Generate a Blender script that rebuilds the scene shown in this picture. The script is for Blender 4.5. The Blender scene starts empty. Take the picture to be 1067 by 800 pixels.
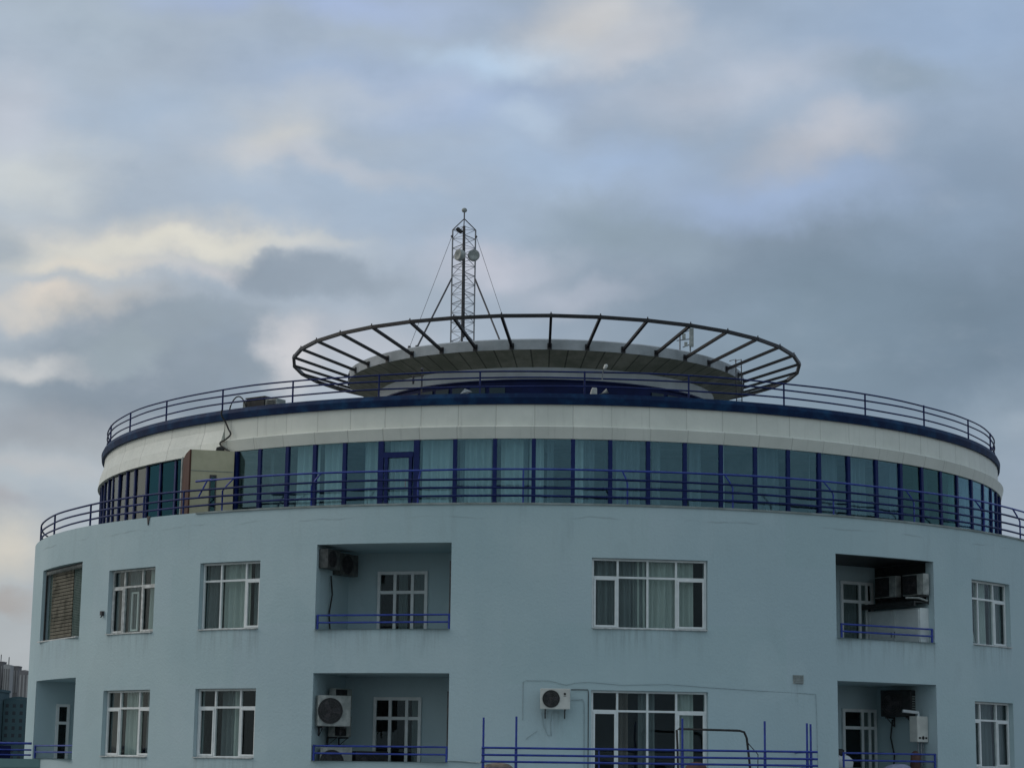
import bpy, math, random
from math import sin, cos, pi, radians as rad
random.seed(7)
scene = bpy.context.scene
col = scene.collection
# ------------------------------------------------------------------ axis of the tower at the origin, ground at z = 0
CAMX, CAMY, H = -1.236, -70.364, 30.0          # camera stands 70 m from the axis, 30 m up
PX, CX = 0.075, -0.07                          # the penthouse and the crown are built slightly off the axis

# ================================================================== materials
MATS = {}
def lin(r, g, b):
    f = lambda c: (c/255/12.92) if c/255 <= .04045 else ((c/255+.055)/1.055)**2.4
    return (f(r), f(g), f(b), 1)
class NT:
    def __init__(s, tree): s.t = tree; tree.nodes.clear()
    def n(s, typ, **kw):
        nd = s.t.nodes.new(typ)
        ins = kw.pop('ins', {})
        for k, v in kw.items(): setattr(nd, k, v)
        for k, v in ins.items():
            if hasattr(v, 'is_output'): s.t.links.new(v, nd.inputs[k])
            else: nd.inputs[k].default_value = v
        return nd
    def link(s, a, b): s.t.links.new(a, b)
    def math(s, op, a, b=0.0, c=None, clamp=False):
        ins = {0: a, 1: b}
        if c is not None: ins[2] = c
        return s.n('ShaderNodeMath', operation=op, use_clamp=clamp, ins=ins).outputs[0]
    def mix(s, fac, a, b, mode='MIX'):
        return s.n('ShaderNodeMixRGB', blend_type=mode, ins={0: fac, 1: a, 2: b}).outputs[0]
    def ramp(s, v, lo, hi, a=0.0, b=1.0):
        return s.n('ShaderNodeMapRange', interpolation_type='SMOOTHSTEP', ins={0: v, 1: lo, 2: hi, 3: a, 4: b}).outputs[0]
def base(name, rough=.6, spec=.4, metal=0.0):
    m = bpy.data.materials.new(name); m.use_nodes = True
    t = NT(m.node_tree)
    p = t.n('ShaderNodeBsdfPrincipled', ins={'Roughness': rough, 'Metallic': metal, 'Specular IOR Level': spec})
    o = t.n('ShaderNodeOutputMaterial'); t.link(p.outputs[0], o.inputs[0])
    MATS[name] = m
    return m, t, p
def worn(name, c1, c2, scale=3.0, detail=6, rough=.6, metal=0.0, lo=.35, hi=.7, bump=0.0, bscale=40, spec=.4, stretch=(1, 1, 1)):
    m, t, p = base(name, rough, spec, metal)
    tc = t.n('ShaderNodeTexCoord').outputs['Object']
    mp = t.n('ShaderNodeMapping', ins={0: tc, 3: stretch}).outputs[0]
    nz = t.n('ShaderNodeTexNoise', ins={'Vector': mp, 'Scale': scale, 'Detail': detail, 'Roughness': .6})
    f = t.ramp(nz.outputs[0], lo, hi)
    t.link(t.mix(f, (*c1, 1), (*c2, 1)), p.inputs['Base Color'])
    if bump:
        b = t.n('ShaderNodeTexNoise', ins={'Vector': tc, 'Scale': bscale, 'Detail': 4})
        bp = t.n('ShaderNodeBump', ins={'Strength': bump, 'Distance': .02, 'Height': b.outputs[0]})
        t.link(bp.outputs[0], p.inputs['Normal'])
    return m

SILLS = [(-.777, .065, H+3.441), (-.546, .061, H+3.441), (-.777, .065, H+.042), (-.546, .061, H+.042), (.143, .09, H+3.441), (.828, .063, H+3.441), (-.2725, .11, H+3.397), (.56, .104, H+3.397), (-1.05, .11, H+3.44), (.384, .009, H+2.16), (-.005, .02, H+1.35)]
def wall_paint():
    m, t, p = base('painted_render', .85, .2)
    tc = t.n('ShaderNodeTexCoord').outputs['Object']
    sx = t.n('ShaderNodeSeparateXYZ', ins={0: tc})
    x, y, z = sx.outputs
    az = t.math('ARCTAN2', x, t.math('MULTIPLY', y, -1.0))
    cyl = t.n('ShaderNodeCombineXYZ', ins={0: t.math('MULTIPLY', az, 17.0), 1: z, 2: 0.0}).outputs[0]
    big = t.n('ShaderNodeTexNoise', ins={'Vector': cyl, 'Scale': .22, 'Detail': 5, 'Roughness': .55}).outputs[0]
    # rolled-on repair patches, rectangular
    patch = t.n('ShaderNodeTexBrick', offset=.37, squash=1.0, ins={'Vector': cyl, 'Color1': (0, 0, 0, 1), 'Color2': (1, 1, 1, 1), 'Mortar': (.5, .5, .5, 1),
               'Scale': .5, 'Mortar Size': 0.0, 'Bias': 0.0, 'Brick Width': 1.9, 'Row Height': .8}).outputs[0]
    stv = t.n('ShaderNodeMapping', ins={0: cyl, 3: (1.6, .22, 1)}).outputs[0]
    streak = t.n('ShaderNodeTexNoise', ins={'Vector': stv, 'Scale': 1.0, 'Detail': 6, 'Roughness': .7}).outputs[0]
    c = t.mix(t.ramp(big, .35, .68), (.405, .522, .548, 1), (.458, .568, .588, 1))
    c = t.mix(t.math('MULTIPLY', patch, .20), c, (.50, .57, .64, 1))
    pn = t.n('ShaderNodeTexNoise', ins={'Vector': t.n('ShaderNodeMapping', ins={0: cyl, 1: (3, 7, 0), 3: (.9, .6, 1)}).outputs[0], 'Scale': .35, 'Detail': 2}).outputs[0]
    c = t.mix(t.ramp(pn, .585, .60, 0, .22), c, (.50, .60, .63, 1))
    c = t.mix(t.ramp(pn, .37, .355, 0, .16), c, (.36, .45, .47, 1))
    # run-off dirt, strongest just under the coping
    near = t.ramp(z, H+4.6, H+6.66)
    drip = t.math('MULTIPLY', t.ramp(streak, .5, .78), t.math('MULTIPLY_ADD', near, .30, .08))
    c = t.mix(drip, c, (.27, .32, .33, 1))
    sv = t.n('ShaderNodeMapping', ins={0: cyl, 3: (7, .5, 1)}).outputs[0]
    sn = t.ramp(t.n('ShaderNodeTexNoise', ins={'Vector': sv, 'Scale': 1.0, 'Detail': 5, 'Roughness': .7}).outputs[0], .42, .72)
    acc = None
    for a_, hw_, z_ in SILLS:
        ma = t.ramp(t.math('ABSOLUTE', t.math('SUBTRACT', az, a_)), hw_+.006, hw_-.002)
        mz = t.math('MULTIPLY', t.ramp(z, z_-1.0, z_-.03), t.math('LESS_THAN', z, z_))
        q = t.math('MULTIPLY', ma, mz); acc = q if acc is None else t.math('MAXIMUM', acc, q)
    c = t.mix(t.math('MULTIPLY', t.math('MULTIPLY', acc, sn), .42), c, (.22, .26, .27, 1))
    fine = t.n('ShaderNodeTexNoise', ins={'Vector': cyl, 'Scale': 3.5, 'Detail': 8, 'Roughness': .7}).outputs[0]
    c = t.mix(t.math('MULTIPLY', t.ramp(fine, .55, .8), .22), c, (.36, .43, .45, 1))
    # lip shading a hand below the coping, painted as a broken dark line
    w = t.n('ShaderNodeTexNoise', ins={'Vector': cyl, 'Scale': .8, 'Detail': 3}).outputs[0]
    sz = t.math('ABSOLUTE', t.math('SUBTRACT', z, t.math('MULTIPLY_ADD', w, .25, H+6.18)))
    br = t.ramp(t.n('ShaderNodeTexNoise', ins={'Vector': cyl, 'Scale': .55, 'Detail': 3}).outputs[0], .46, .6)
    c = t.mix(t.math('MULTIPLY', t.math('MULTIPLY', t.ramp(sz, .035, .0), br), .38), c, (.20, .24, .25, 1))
    t.link(c, p.inputs['Base Color'])
    b = t.n('ShaderNodeTexNoise', ins={'Vector': tc, 'Scale': 14, 'Detail': 5}).outputs[0]
    b2 = t.n('ShaderNodeTexNoise', ins={'Vector': cyl, 'Scale': .7, 'Detail': 3}).outputs[0]
    bs = t.math('MULTIPLY_ADD', b2, 2.2, b)
    bp = t.n('ShaderNodeBump', ins={'Strength': .28, 'Distance': .03, 'Height': bs})
    t.link(bp.outputs[0], p.inputs['Normal'])
wall_paint()

def cladding(name, step, phase, c1, c2, wrinkle):
    m, t, p = base(name, .5, .35)
    tc = t.n('ShaderNodeTexCoord').outputs['Object']
    sx = t.n('ShaderNodeSeparateXYZ', ins={0: tc}); x, y, z = sx.outputs
    az = t.math('ARCTAN2', x, t.math('MULTIPLY', y, -1.0))
    q = t.math('DIVIDE', t.math('SUBTRACT', az, phase-20*step), step)
    fr = t.math('FRACT', q); cell = t.math('FLOOR', q)
    j = t.math('MINIMUM', fr, t.math('SUBTRACT', 1.0, fr))
    joint = t.ramp(j, .020, .004)
    wn = t.n('ShaderNodeTexWhiteNoise', noise_dimensions='1D', ins={'W': cell}).outputs['Value']
    cyl = t.n('ShaderNodeCombineXYZ', ins={0: t.math('MULTIPLY', az, 15.0), 1: z, 2: 0.0}).outputs[0]
    nz = t.n('ShaderNodeTexNoise', ins={'Vector': cyl, 'Scale': 1.1, 'Detail': 7, 'Roughness': .65}).outputs[0]
    stv = t.n('ShaderNodeMapping', ins={0: cyl, 3: (5, .35, 1)}).outputs[0]
    st = t.n('ShaderNodeTexNoise', ins={'Vector': stv, 'Scale': 1.0, 'Detail': 6, 'Roughness': .7}).outputs[0]
    c = t.mix(t.ramp(nz, .3, .7), (*c1, 1), (*c2, 1))
    c = t.mix(t.math('MULTIPLY', wn, .14), c, (.50, .51, .47, 1))
    c = t.mix(t.math('MULTIPLY', t.ramp(st, .55, .8), .35), c, (.22, .22, .18, 1))
    c = t.mix(t.math('MULTIPLY', joint, t.math('MULTIPLY_ADD', wn, .35, .15)), c, (.20, .20, .18, 1))
    t.link(c, p.inputs['Base Color'])
    hh = t.math('MULTIPLY_ADD', nz, wrinkle, t.math('MULTIPLY', joint, -.5))
    bp = t.n('ShaderNodeBump', ins={'Strength': .5, 'Distance': .03, 'Height': hh})
    t.link(bp.outputs[0], p.inputs['Normal'])
cladding('cream_panels', .0698, .0243, (.66, .665, .60), (.74, .74, .67), .6)
cladding('cream_panels_old', .112, -.75, (.66, .67, .61), (.75, .75, .68), 3.0)

def glass(name, tint, gl, rough=.02, gcol=(.80, .92, 1.0), fr=.55):
    m = bpy.data.materials.new(name); m.use_nodes = True
    t = NT(m.node_tree)
    tr = t.n('ShaderNodeBsdfTransparent', ins={0: (*tint, 1)})
    g = t.n('ShaderNodeBsdfGlossy', ins={'Color': (*gcol, 1), 'Roughness': rough})
    tc = t.n('ShaderNodeTexCoord').outputs['Object']
    nz = t.n('ShaderNodeTexNoise', ins={'Vector': tc, 'Scale': .9, 'Detail': 2})
    bp = t.n('ShaderNodeBump', ins={'Strength': .12, 'Distance': .05, 'Height': nz.outputs[0]})
    t.link(bp.outputs[0], g.inputs['Normal'])
    lw = t.math('POWER', t.n('ShaderNodeLayerWeight', ins={0: .5}).outputs['Facing'], 3.0)
    f = t.math('MULTIPLY_ADD', lw, fr, gl, clamp=True)
    mx = t.n('ShaderNodeMixShader', ins={0: f, 1: tr.outputs[0], 2: g.outputs[0]})
    o = t.n('ShaderNodeOutputMaterial'); t.link(mx.outputs[0], o.inputs[0])
    MATS[name] = m
glass('window_glass', (.86, .90, .89), .014, fr=.28)
glass('tinted_glass', (.80, .89, .91), .056, gcol=(.58, .92, 1.08), fr=.40)
glass('blue_film_glass', (.05, .26, .36), .04, gcol=(.16, .50, .66), fr=.40)
glass('teal_film_glass', (.45, .62, .62), .045, gcol=(.50, .88, .92), fr=.40)
glass('grey_glass', (.45, .50, .48), .05, gcol=(.92, .94, .92), fr=.45)

def cloth(name, c1, c2):
    m, t, p = base(name, .9, .1)
    tc = t.n('ShaderNodeTexCoord').outputs['Object']
    nz = t.n('ShaderNodeTexNoise', ins={'Vector': tc, 'Scale': 1.6, 'Detail': 3}).outputs[0]
    t.link(t.mix(nz, (*c1, 1), (*c2, 1)), p.inputs['Base Color'])
    tl = t.n('ShaderNodeBsdfTranslucent', ins={0: (*c2, 1)})
    o = [n for n in t.t.nodes if n.type == 'OUTPUT_MATERIAL'][0]
    mx = t.n('ShaderNodeMixShader', ins={0: .25, 1: p.outputs[0], 2: tl.outputs[0]})
    t.link(mx.outputs[0], o.inputs[0])
cloth('curtain_white', (.58, .64, .62), (.78, .82, .78))
cloth('curtain_grey', (.17, .20, .21), (.30, .33, .34))
cloth('curtain_brown', (.16, .13, .12), (.24, .20, .18))

worn('upvc_white', (.66, .69, .69), (.76, .78, .78), 4, rough=.35)
worn('upvc_dirty', (.40, .41, .40), (.66, .67, .66), 6, rough=.4)
worn('blue_paint', (.010, .030, .24), (.020, .052, .33), 5, rough=.4, spec=.5)
worn('navy_paint', (.008, .018, .085), (.014, .032, .14), 5, rough=.5, spec=.3)
worn('navy_mullion', (.003, .011, .075), (.006, .019, .12), 3, rough=.5, spec=.22)
worn('blue_panels', (.002, .014, .055), (.006, .045, .115), 2.2, spec=.15, rough=.6, bump=.4, bscale=3, lo=.4, hi=.75)
worn('blue_drum', (.002, .007, .045), (.004, .012, .075), 1.2, spec=.15, rough=.5, lo=.3)
worn('white_plaster', (.40, .43, .45), (.52, .55, .57), .8, rough=.8, bump=.2, stretch=(1, 1, .5))
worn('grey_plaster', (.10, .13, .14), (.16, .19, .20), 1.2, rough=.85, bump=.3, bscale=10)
worn('slab_edge', (.27, .29, .30), (.42, .44, .46), .9, detail=8, rough=.85, bump=.4, bscale=6, lo=.3, hi=.65)
worn('black_steel', (.006, .006, .008), (.018, .016, .018), 6, rough=.5)
worn('galvanised', (.18, .19, .21), (.30, .31, .33), 20, rough=.5, metal=.4)
worn('dark_steel', (.03, .03, .035), (.07, .06, .06), 12, rough=.5)
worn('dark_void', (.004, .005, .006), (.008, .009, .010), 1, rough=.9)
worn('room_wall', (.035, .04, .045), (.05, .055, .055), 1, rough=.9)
worn('coping_grey', (.20, .23, .22), (.32, .36, .36), 2, rough=.8, bump=.3)
worn('deck', (.20, .21, .20), (.28, .28, .27), .6, rough=.9, bump=.3)
worn('ac_cream', (.50, .50, .47), (.62, .62, .58), 3, rough=.45)
worn('ac_dusty', (.22, .24, .23), (.40, .41, .39), 5, rough=.6)
worn('ac_grime', (.05, .052, .05), (.13, .13, .125), 7, rough=.6)
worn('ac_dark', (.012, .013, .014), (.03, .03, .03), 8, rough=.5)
worn('shed_beige', (.42, .39, .26), (.52, .48, .33), 1.4, rough=.6, bump=.15, bscale=4)
worn('shed_rust', (.06, .022, .012), (.10, .036, .02), 3, rough=.7, stretch=(1, 1, .3))
worn('cabinet_white', (.60, .64, .64), (.72, .75, .74), 2, rough=.5)
worn('rubber_black', (.012, .012, .012), (.03, .03, .03), 10, rough=.6)
worn('cable_grey', (.27, .34, .36), (.34, .41, .43), 5, rough=.7)
worn('dark_teal_pane', (.004, .022, .035), (.008, .035, .05), 1.5, rough=.25, spec=.3)
worn('bamboo', (.07, .065, .045), (.16, .145, .11), 2.2, detail=3, rough=.8, lo=.35, hi=.6)
worn('green_mesh', (.05, .09, .08), (.09, .13, .12), 3, rough=.8)
worn('teal_render', (.14, .24, .24), (.20, .31, .31), .4, rough=.85)
worn('linen_white', (.55, .58, .60), (.68, .70, .72), 4, rough=.9)
worn('linen_lilac', (.32, .33, .48), (.46, .47, .60), 4, rough=.9)
worn('cushion_brown', (.10, .055, .045), (.16, .09, .075), 5, rough=.9)
worn('cushion_beige', (.24, .19, .15), (.34, .28, .22), 5, rough=.9)
worn('far_teal', (.045, .085, .10), (.06, .105, .12), .05, rough=.9)
worn('far_grey', (.17, .16, .165), (.23, .215, .215), .05, rough=.9)
worn('far_pale', (.34, .33, .33), (.42, .40, .39), .05, rough=.9)
worn('far_dark', (.015, .025, .035), (.03, .04, .05), .3, rough=.5)
worn('far_hill', (.09, .10, .08), (.15, .14, .12), .01, rough=1)
worn('city_ground', (.13, .135, .125), (.22, .215, .20), .02, detail=8, rough=.95)

def soffit_mat():
    m, t, p = base('soffit_board', .8, .2)
    tc = t.n('ShaderNodeTexCoord').outputs['Object']
    x, y, z = t.n('ShaderNodeSeparateXYZ', ins={0: tc}).outputs
    az = t.math('ARCTAN2', x, t.math('MULTIPLY', y, -1.0))
    q = t.math('DIVIDE', az, 2*pi/72)
    fr = t.math('FRACT', t.math('ADD', q, 100.0)); cell = t.math('FLOOR', q)
    j = t.math('MINIMUM', fr, t.math('SUBTRACT', 1.0, fr))
    wn = t.n('ShaderNodeTexWhiteNoise', noise_dimensions='1D', ins={'W': cell}).outputs['Value']
    nz = t.n('ShaderNodeTexNoise', ins={'Vector': tc, 'Scale': .9, 'Detail': 7, 'Roughness': .7}).outputs[0]
    c = t.mix(t.ramp(nz, .38, .66), (.19, .20, .16, 1), (.31, .31, .26, 1))
    c = t.mix(t.math('MULTIPLY', wn, .22), c, (.12, .13, .11, 1))
    c = t.mix(t.math('MULTIPLY', t.ramp(j, .06, .015), .7), c, (.02, .025, .02, 1))
    t.link(c, p.inputs['Base Color'])
soffit_mat()
m, t, p = base('lamp_warm'); p.inputs['Emission Color'].default_value = (1, .72, .42, 1); p.inputs['Emission Strength'].default_value = 7.0
p.inputs['Base Color'].default_value = (.8, .7, .5, 1)

# ================================================================== geometry helpers
def P(az, R, z, ox=0.0): return (ox+R*sin(az), -R*cos(az), z)
class MB:
    def __init__(s): s.v = []; s.f = []; s.smooth = set()
    def add(s, vs, fs, smooth=False):
        b = len(s.v); s.v += [tuple(v) for v in vs]
        for f in fs:
            if smooth: s.smooth.add(len(s.f))
            s.f.append([b+i for i in f])
    def quad(s, a, b, c, d): s.add([a, b, c, d], [(0, 1, 2, 3)])
    def fbox(s, F, x0, x1, y0, y1, z0, z1):      # box in a local frame F(x, y, z) -> world
        vs = [F(x, y, z) for z in (z0, z1) for y in (y0, y1) for x in (x0, x1)]
        s.add(vs, [(0, 2, 3, 1), (4, 5, 7, 6), (0, 1, 5, 4), (2, 6, 7, 3), (0, 4, 6, 2), (1, 3, 7, 5)])
    def tube(s, pts, r, n=8, closed=False):
        m_ = len(pts); rings = []
        for i, p in enumerate(pts):
            a = pts[i-1] if (i > 0 or closed) else p
            c = pts[(i+1) % m_] if (i < m_-1 or closed) else p
            d = [c[k]-a[k] for k in range(3)]; L = math.sqrt(sum(q*q for q in d)) or 1; d = [q/L for q in d]
            up = (0, 0, 1) if abs(d[2]) < .9 else (1, 0, 0)
            e = (d[1]*up[2]-d[2]*up[1], d[2]*up[0]-d[0]*up[2], d[0]*up[1]-d[1]*up[0])
            L = math.sqrt(sum(q*q for q in e)); e = [q/L for q in e]
            g = (d[1]*e[2]-d[2]*e[1], d[2]*e[0]-d[0]*e[2], d[0]*e[1]-d[1]*e[0])
            rr = r[i] if isinstance(r, (list, tuple)) else r
            rings.append([tuple(p[k]+rr*(cos(2*pi*j/n+pi/n)*e[k]+sin(2*pi*j/n+pi/n)*g[k]) for k in range(3)) for j in range(n)])
        vs = [v for q in rings for v in q]; fs = []
        for i in range(m_ if closed else m_-1):
            A = i*n; B = ((i+1) % m_)*n
            for j in range(n): fs.append((A+j, A+(j+1) % n, B+(j+1) % n, B+j))
        s.add(vs, fs, n > 5)
        if not closed:
            s.add(rings[0], [tuple(range(n))]); s.add(rings[-1], [tuple(reversed(range(n)))])
    def arcband(s, prof, a0, a1, ox=0.0, step=.035, closed_profile=True, smooth=False):
        # sweep a profile [(R, z), ...] round the axis from a0 to a1
        full = abs((a1-a0)-2*pi) < 1e-6
        n = max(2, int(math.ceil((a1-a0)/step)))
        k = len(prof); cnt = n if full else n+1
        vs = [P(a0+(a1-a0)*i/n, R, z, ox) for i in range(cnt) for R, z in prof]; fs = []
        for i in range(n):
            A = i*k; B = ((i+1) % cnt)*k
            for j in range(k if closed_profile else k-1):
                fs.append((A+j, A+(j+1) % k, B+(j+1) % k, B+j))
        s.add(vs, fs, smooth)
        if not full and closed_profile:
            s.add([P(a0, R, z, ox) for R, z in prof], [tuple(range(k))])
            s.add([P(a1, R, z, ox) for R, z in prof], [tuple(reversed(range(k)))])
    def arctube(s, R, z, r, a0, a1, ox=0.0, step=.04, n=6, wob=.008):
        m_ = max(2, int((a1-a0)/step)); full = abs((a1-a0)-2*pi) < 1e-6
        pts = [P(a0+(a1-a0)*i/m_, R+wob*sin(i*1.3+z*5), z+wob*(sin(i*.61+z*9)+sin(i*.23+z*31)), ox) for i in range(m_ if full else m_+1)]
        s.tube(pts, r, n, closed=full)
    def lathe(s, prof, n=20, c=(0, 0, 0)):
        s.add([(c[0]+R*cos(2*pi*i/n), c[1]+R*sin(2*pi*i/n), c[2]+z) for i in range(n) for R, z in prof],
              [(i*len(prof)+j, ((i+1) % n)*len(prof)+j, ((i+1) % n)*len(prof)+j+1, i*len(prof)+j+1) for i in range(n) for j in range(len(prof)-1)], True)
    def build(s, name, mat, parent=None, org=None, bevel=0):
        par = worldloc(parent) if parent else (0, 0, 0)
        if org is None: org = par
        me = bpy.data.meshes.new(name)
        me.from_pydata([(v[0]-org[0], v[1]-org[1], v[2]-org[2]) for v in s.v], [], s.f); me.update()
        for i in s.smooth:
            if i < len(me.polygons): me.polygons[i].use_smooth = True
        me.materials.append(MATS[mat])
        o = bpy.data.objects.new(name, me); col.objects.link(o)
        o.location = tuple(org[k]-par[k] for k in range(3))
        WL[o] = tuple(org)
        if parent: o.parent = parent
        if bevel:
            b = o.modifiers.new('bevel', 'BEVEL'); b.width = bevel; b.segments = 2; b.limit_method = 'ANGLE'
        return o
WL = {}
def worldloc(o): return WL[o]
def tag(o, label=None, cat=None, group=None, kind=None):
    if label: o['label'] = label
    if cat: o['category'] = cat
    if group: o['group'] = group
    if kind: o['kind'] = kind
    return o
def empty(name, loc, label, cat, group=None):
    o = bpy.data.objects.new(name, None); col.objects.link(o); o.location = loc; o.empty_display_size = .3
    WL[o] = tuple(loc); return tag(o, label, cat, group)
def copy_tree(o, parent=None):
    c = o.copy(); col.objects.link(c)
    if parent: c.parent = parent
    for ch in list(o.children): copy_tree(ch, c)
    return c
def frame_at(az, d, z=0.0, ox=0.0):              # local frame on a chord: x to the right, y INTO the building, z up
    M = P(az, d, z, ox); ex = (cos(az), sin(az)); ey = (-sin(az), cos(az))
    return lambda x, y, zz: (M[0]+x*ex[0]+y*ey[0], M[1]+x*ex[1]+y*ey[1], M[2]+zz)

# ================================================================== the round apartment building
R1 = 17.0; TOP = H+6.669
B = empty('round_apartment_building', (0, 0, 0), 'pale blue round apartment tower with glazed penthouse, blue railings and black roof ring', 'building')
t1, b1, t2, b2 = H+5.273, H+3.441, H+1.880, H+.042
T1, B1, T2, B2 = H+5.640, H+3.397, H+2.268, H+.0135
OPEN = [  # kind, az0, az1, z0, z1
 ('w', -.8425, -.7117, b1, t1), ('w', -.6067, -.4849, b1, t1), ('w', -.8425, -.7117, b2, t2), ('w', -.6067, -.4849, b2, t2),
 ('w', .0526, .2337, b1, t1), ('w', .0526, .2337, H-.92, t2), ('w', .7653, .8909, b1, t1), ('w', .7653, .8909, b2, t2),
 ('w', -1.163, -.940, H+3.445, H+5.655),
 ('b', -.3825, -.1626, B1, T1), ('b', -.3825, -.1626, B2, T2), ('b', .4556, .6639, B1, T1), ('b', .4556, .6639, B2, T2),
 ('b', -1.1728, -.9442, H-.03, H+2.29)]
def drum_wall():
    m = MB()
    az = {round(-pi+2*pi*i/150, 5) for i in range(150)}
    for o in OPEN: az |= {o[1], o[2]}
    az = sorted(az); az2 = [az[0]]
    keep = {o[1] for o in OPEN} | {o[2] for o in OPEN}
    for a in az[1:]:
        if a - az2[-1] < .008:
            if a in keep: az2[-1] = a if az2[-1] not in keep else az2[-1]
            if az2[-1] != a and a in keep: az2.append(a)
            continue
        az2.append(a)
    az = az2 + [az2[0]+2*pi]
    zs = sorted({0.0, 10.0, 20.0, TOP} | {o[3] for o in OPEN} | {o[4] for o in OPEN})
    nz = len(zs)
    vs = [P(a, R1, z) for a in az for z in zs]; fs = []
    for i in range(len(az)-1):
        am = (az[i]+az[i+1])/2
        for j in range(nz-1):
            zm = (zs[j]+zs[j+1])/2
            if any(o[1] < am < o[2] and o[3] < zm < o[4] for o in OPEN): continue
            fs.append((i*nz+j, (i+1)*nz+j, (i+1)*nz+j+1, i*nz+j+1))
    m.add(vs, fs)
    # reveals of every opening
    for k, a0, a1, z0, z1 in OPEN:
        Ri = 16.60 if k == 'w' else 16.80
        inner = [a for a in az if a0 <= a <= a1]
        for s_, e_ in zip(inner, inner[1:]):
            m.quad(P(s_, R1, z1), P(e_, R1, z1), P(e_, Ri, z1), P(s_, Ri, z1))
            m.quad(P(s_, R1, z0), P(s_, Ri, z0), P(e_, Ri, z0), P(e_, R1, z0))
        if k == 'w':
            m.quad(P(a0, R1, z0), P(a0, R1, z1), P(a0, Ri, z1), P(a0, Ri, z0))
            m.quad(P(a1, R1, z0), P(a1, Ri, z0), P(a1, Ri, z1), P(a1, R1, z1))
    # terrace edge: inner face of the upstand
    m.arcband([(R1, TOP), (16.62, TOP), (16.62, TOP-.12)], -pi, pi, closed_profile=False)
    return m
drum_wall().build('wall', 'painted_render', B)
m = MB(); m.arcband([(17.035, TOP-.035), (17.035, TOP+.012), (16.60, TOP+.012), (16.60, TOP-.035)], -.62, 2*pi-1.8); m.build('coping', 'coping_grey', B)
m = MB(); m.arcband([(16.62, TOP-.11), (0.05, TOP-.09)], -pi, pi, closed_profile=False); m.build('terrace_deck', 'deck', B)
m = MB(); m.arcband([(16.4, H-.97), (0.05, H-.97)], -pi, pi, closed_profile=False); m.build('floor_slab', 'deck', B)

# ------------------------------------------------------------------ windows
def curtain_sheet(F, x0, x1, y, z0, z1, seed, lam=.17, amp=.045):
    rnd = random.Random(seed); m = MB(); n = max(6, int((x1-x0)/lam*6)); vs = []
    ph = rnd.random()*6; lean = rnd.uniform(-.02, .02)
    for i in range(n+1):
        x = x0+(x1-x0)*i/n
        w = sin(2*pi*(x-x0)/lam+ph+1.3*sin(5*x+ph))*amp + sin(2*pi*(x-x0)/(lam*2.7)+ph*2)*amp*.7
        for zz in (z0, z1): vs.append(F(x+(lean if zz == z0 else 0), y+w*(1.25 if zz == z0 else .8), zz))
    m.add(vs, [(2*i, 2*i+2, 2*i+3, 2*i+1) for i in range(n)], True)
    return m
WN = [0]
def pane_mesh(F, x0, x1, z0, z1, y=0.0):
    m = MB(); m.fbox(F, x0, x1, y-.006, y+.006, z0, z1); return m
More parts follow.
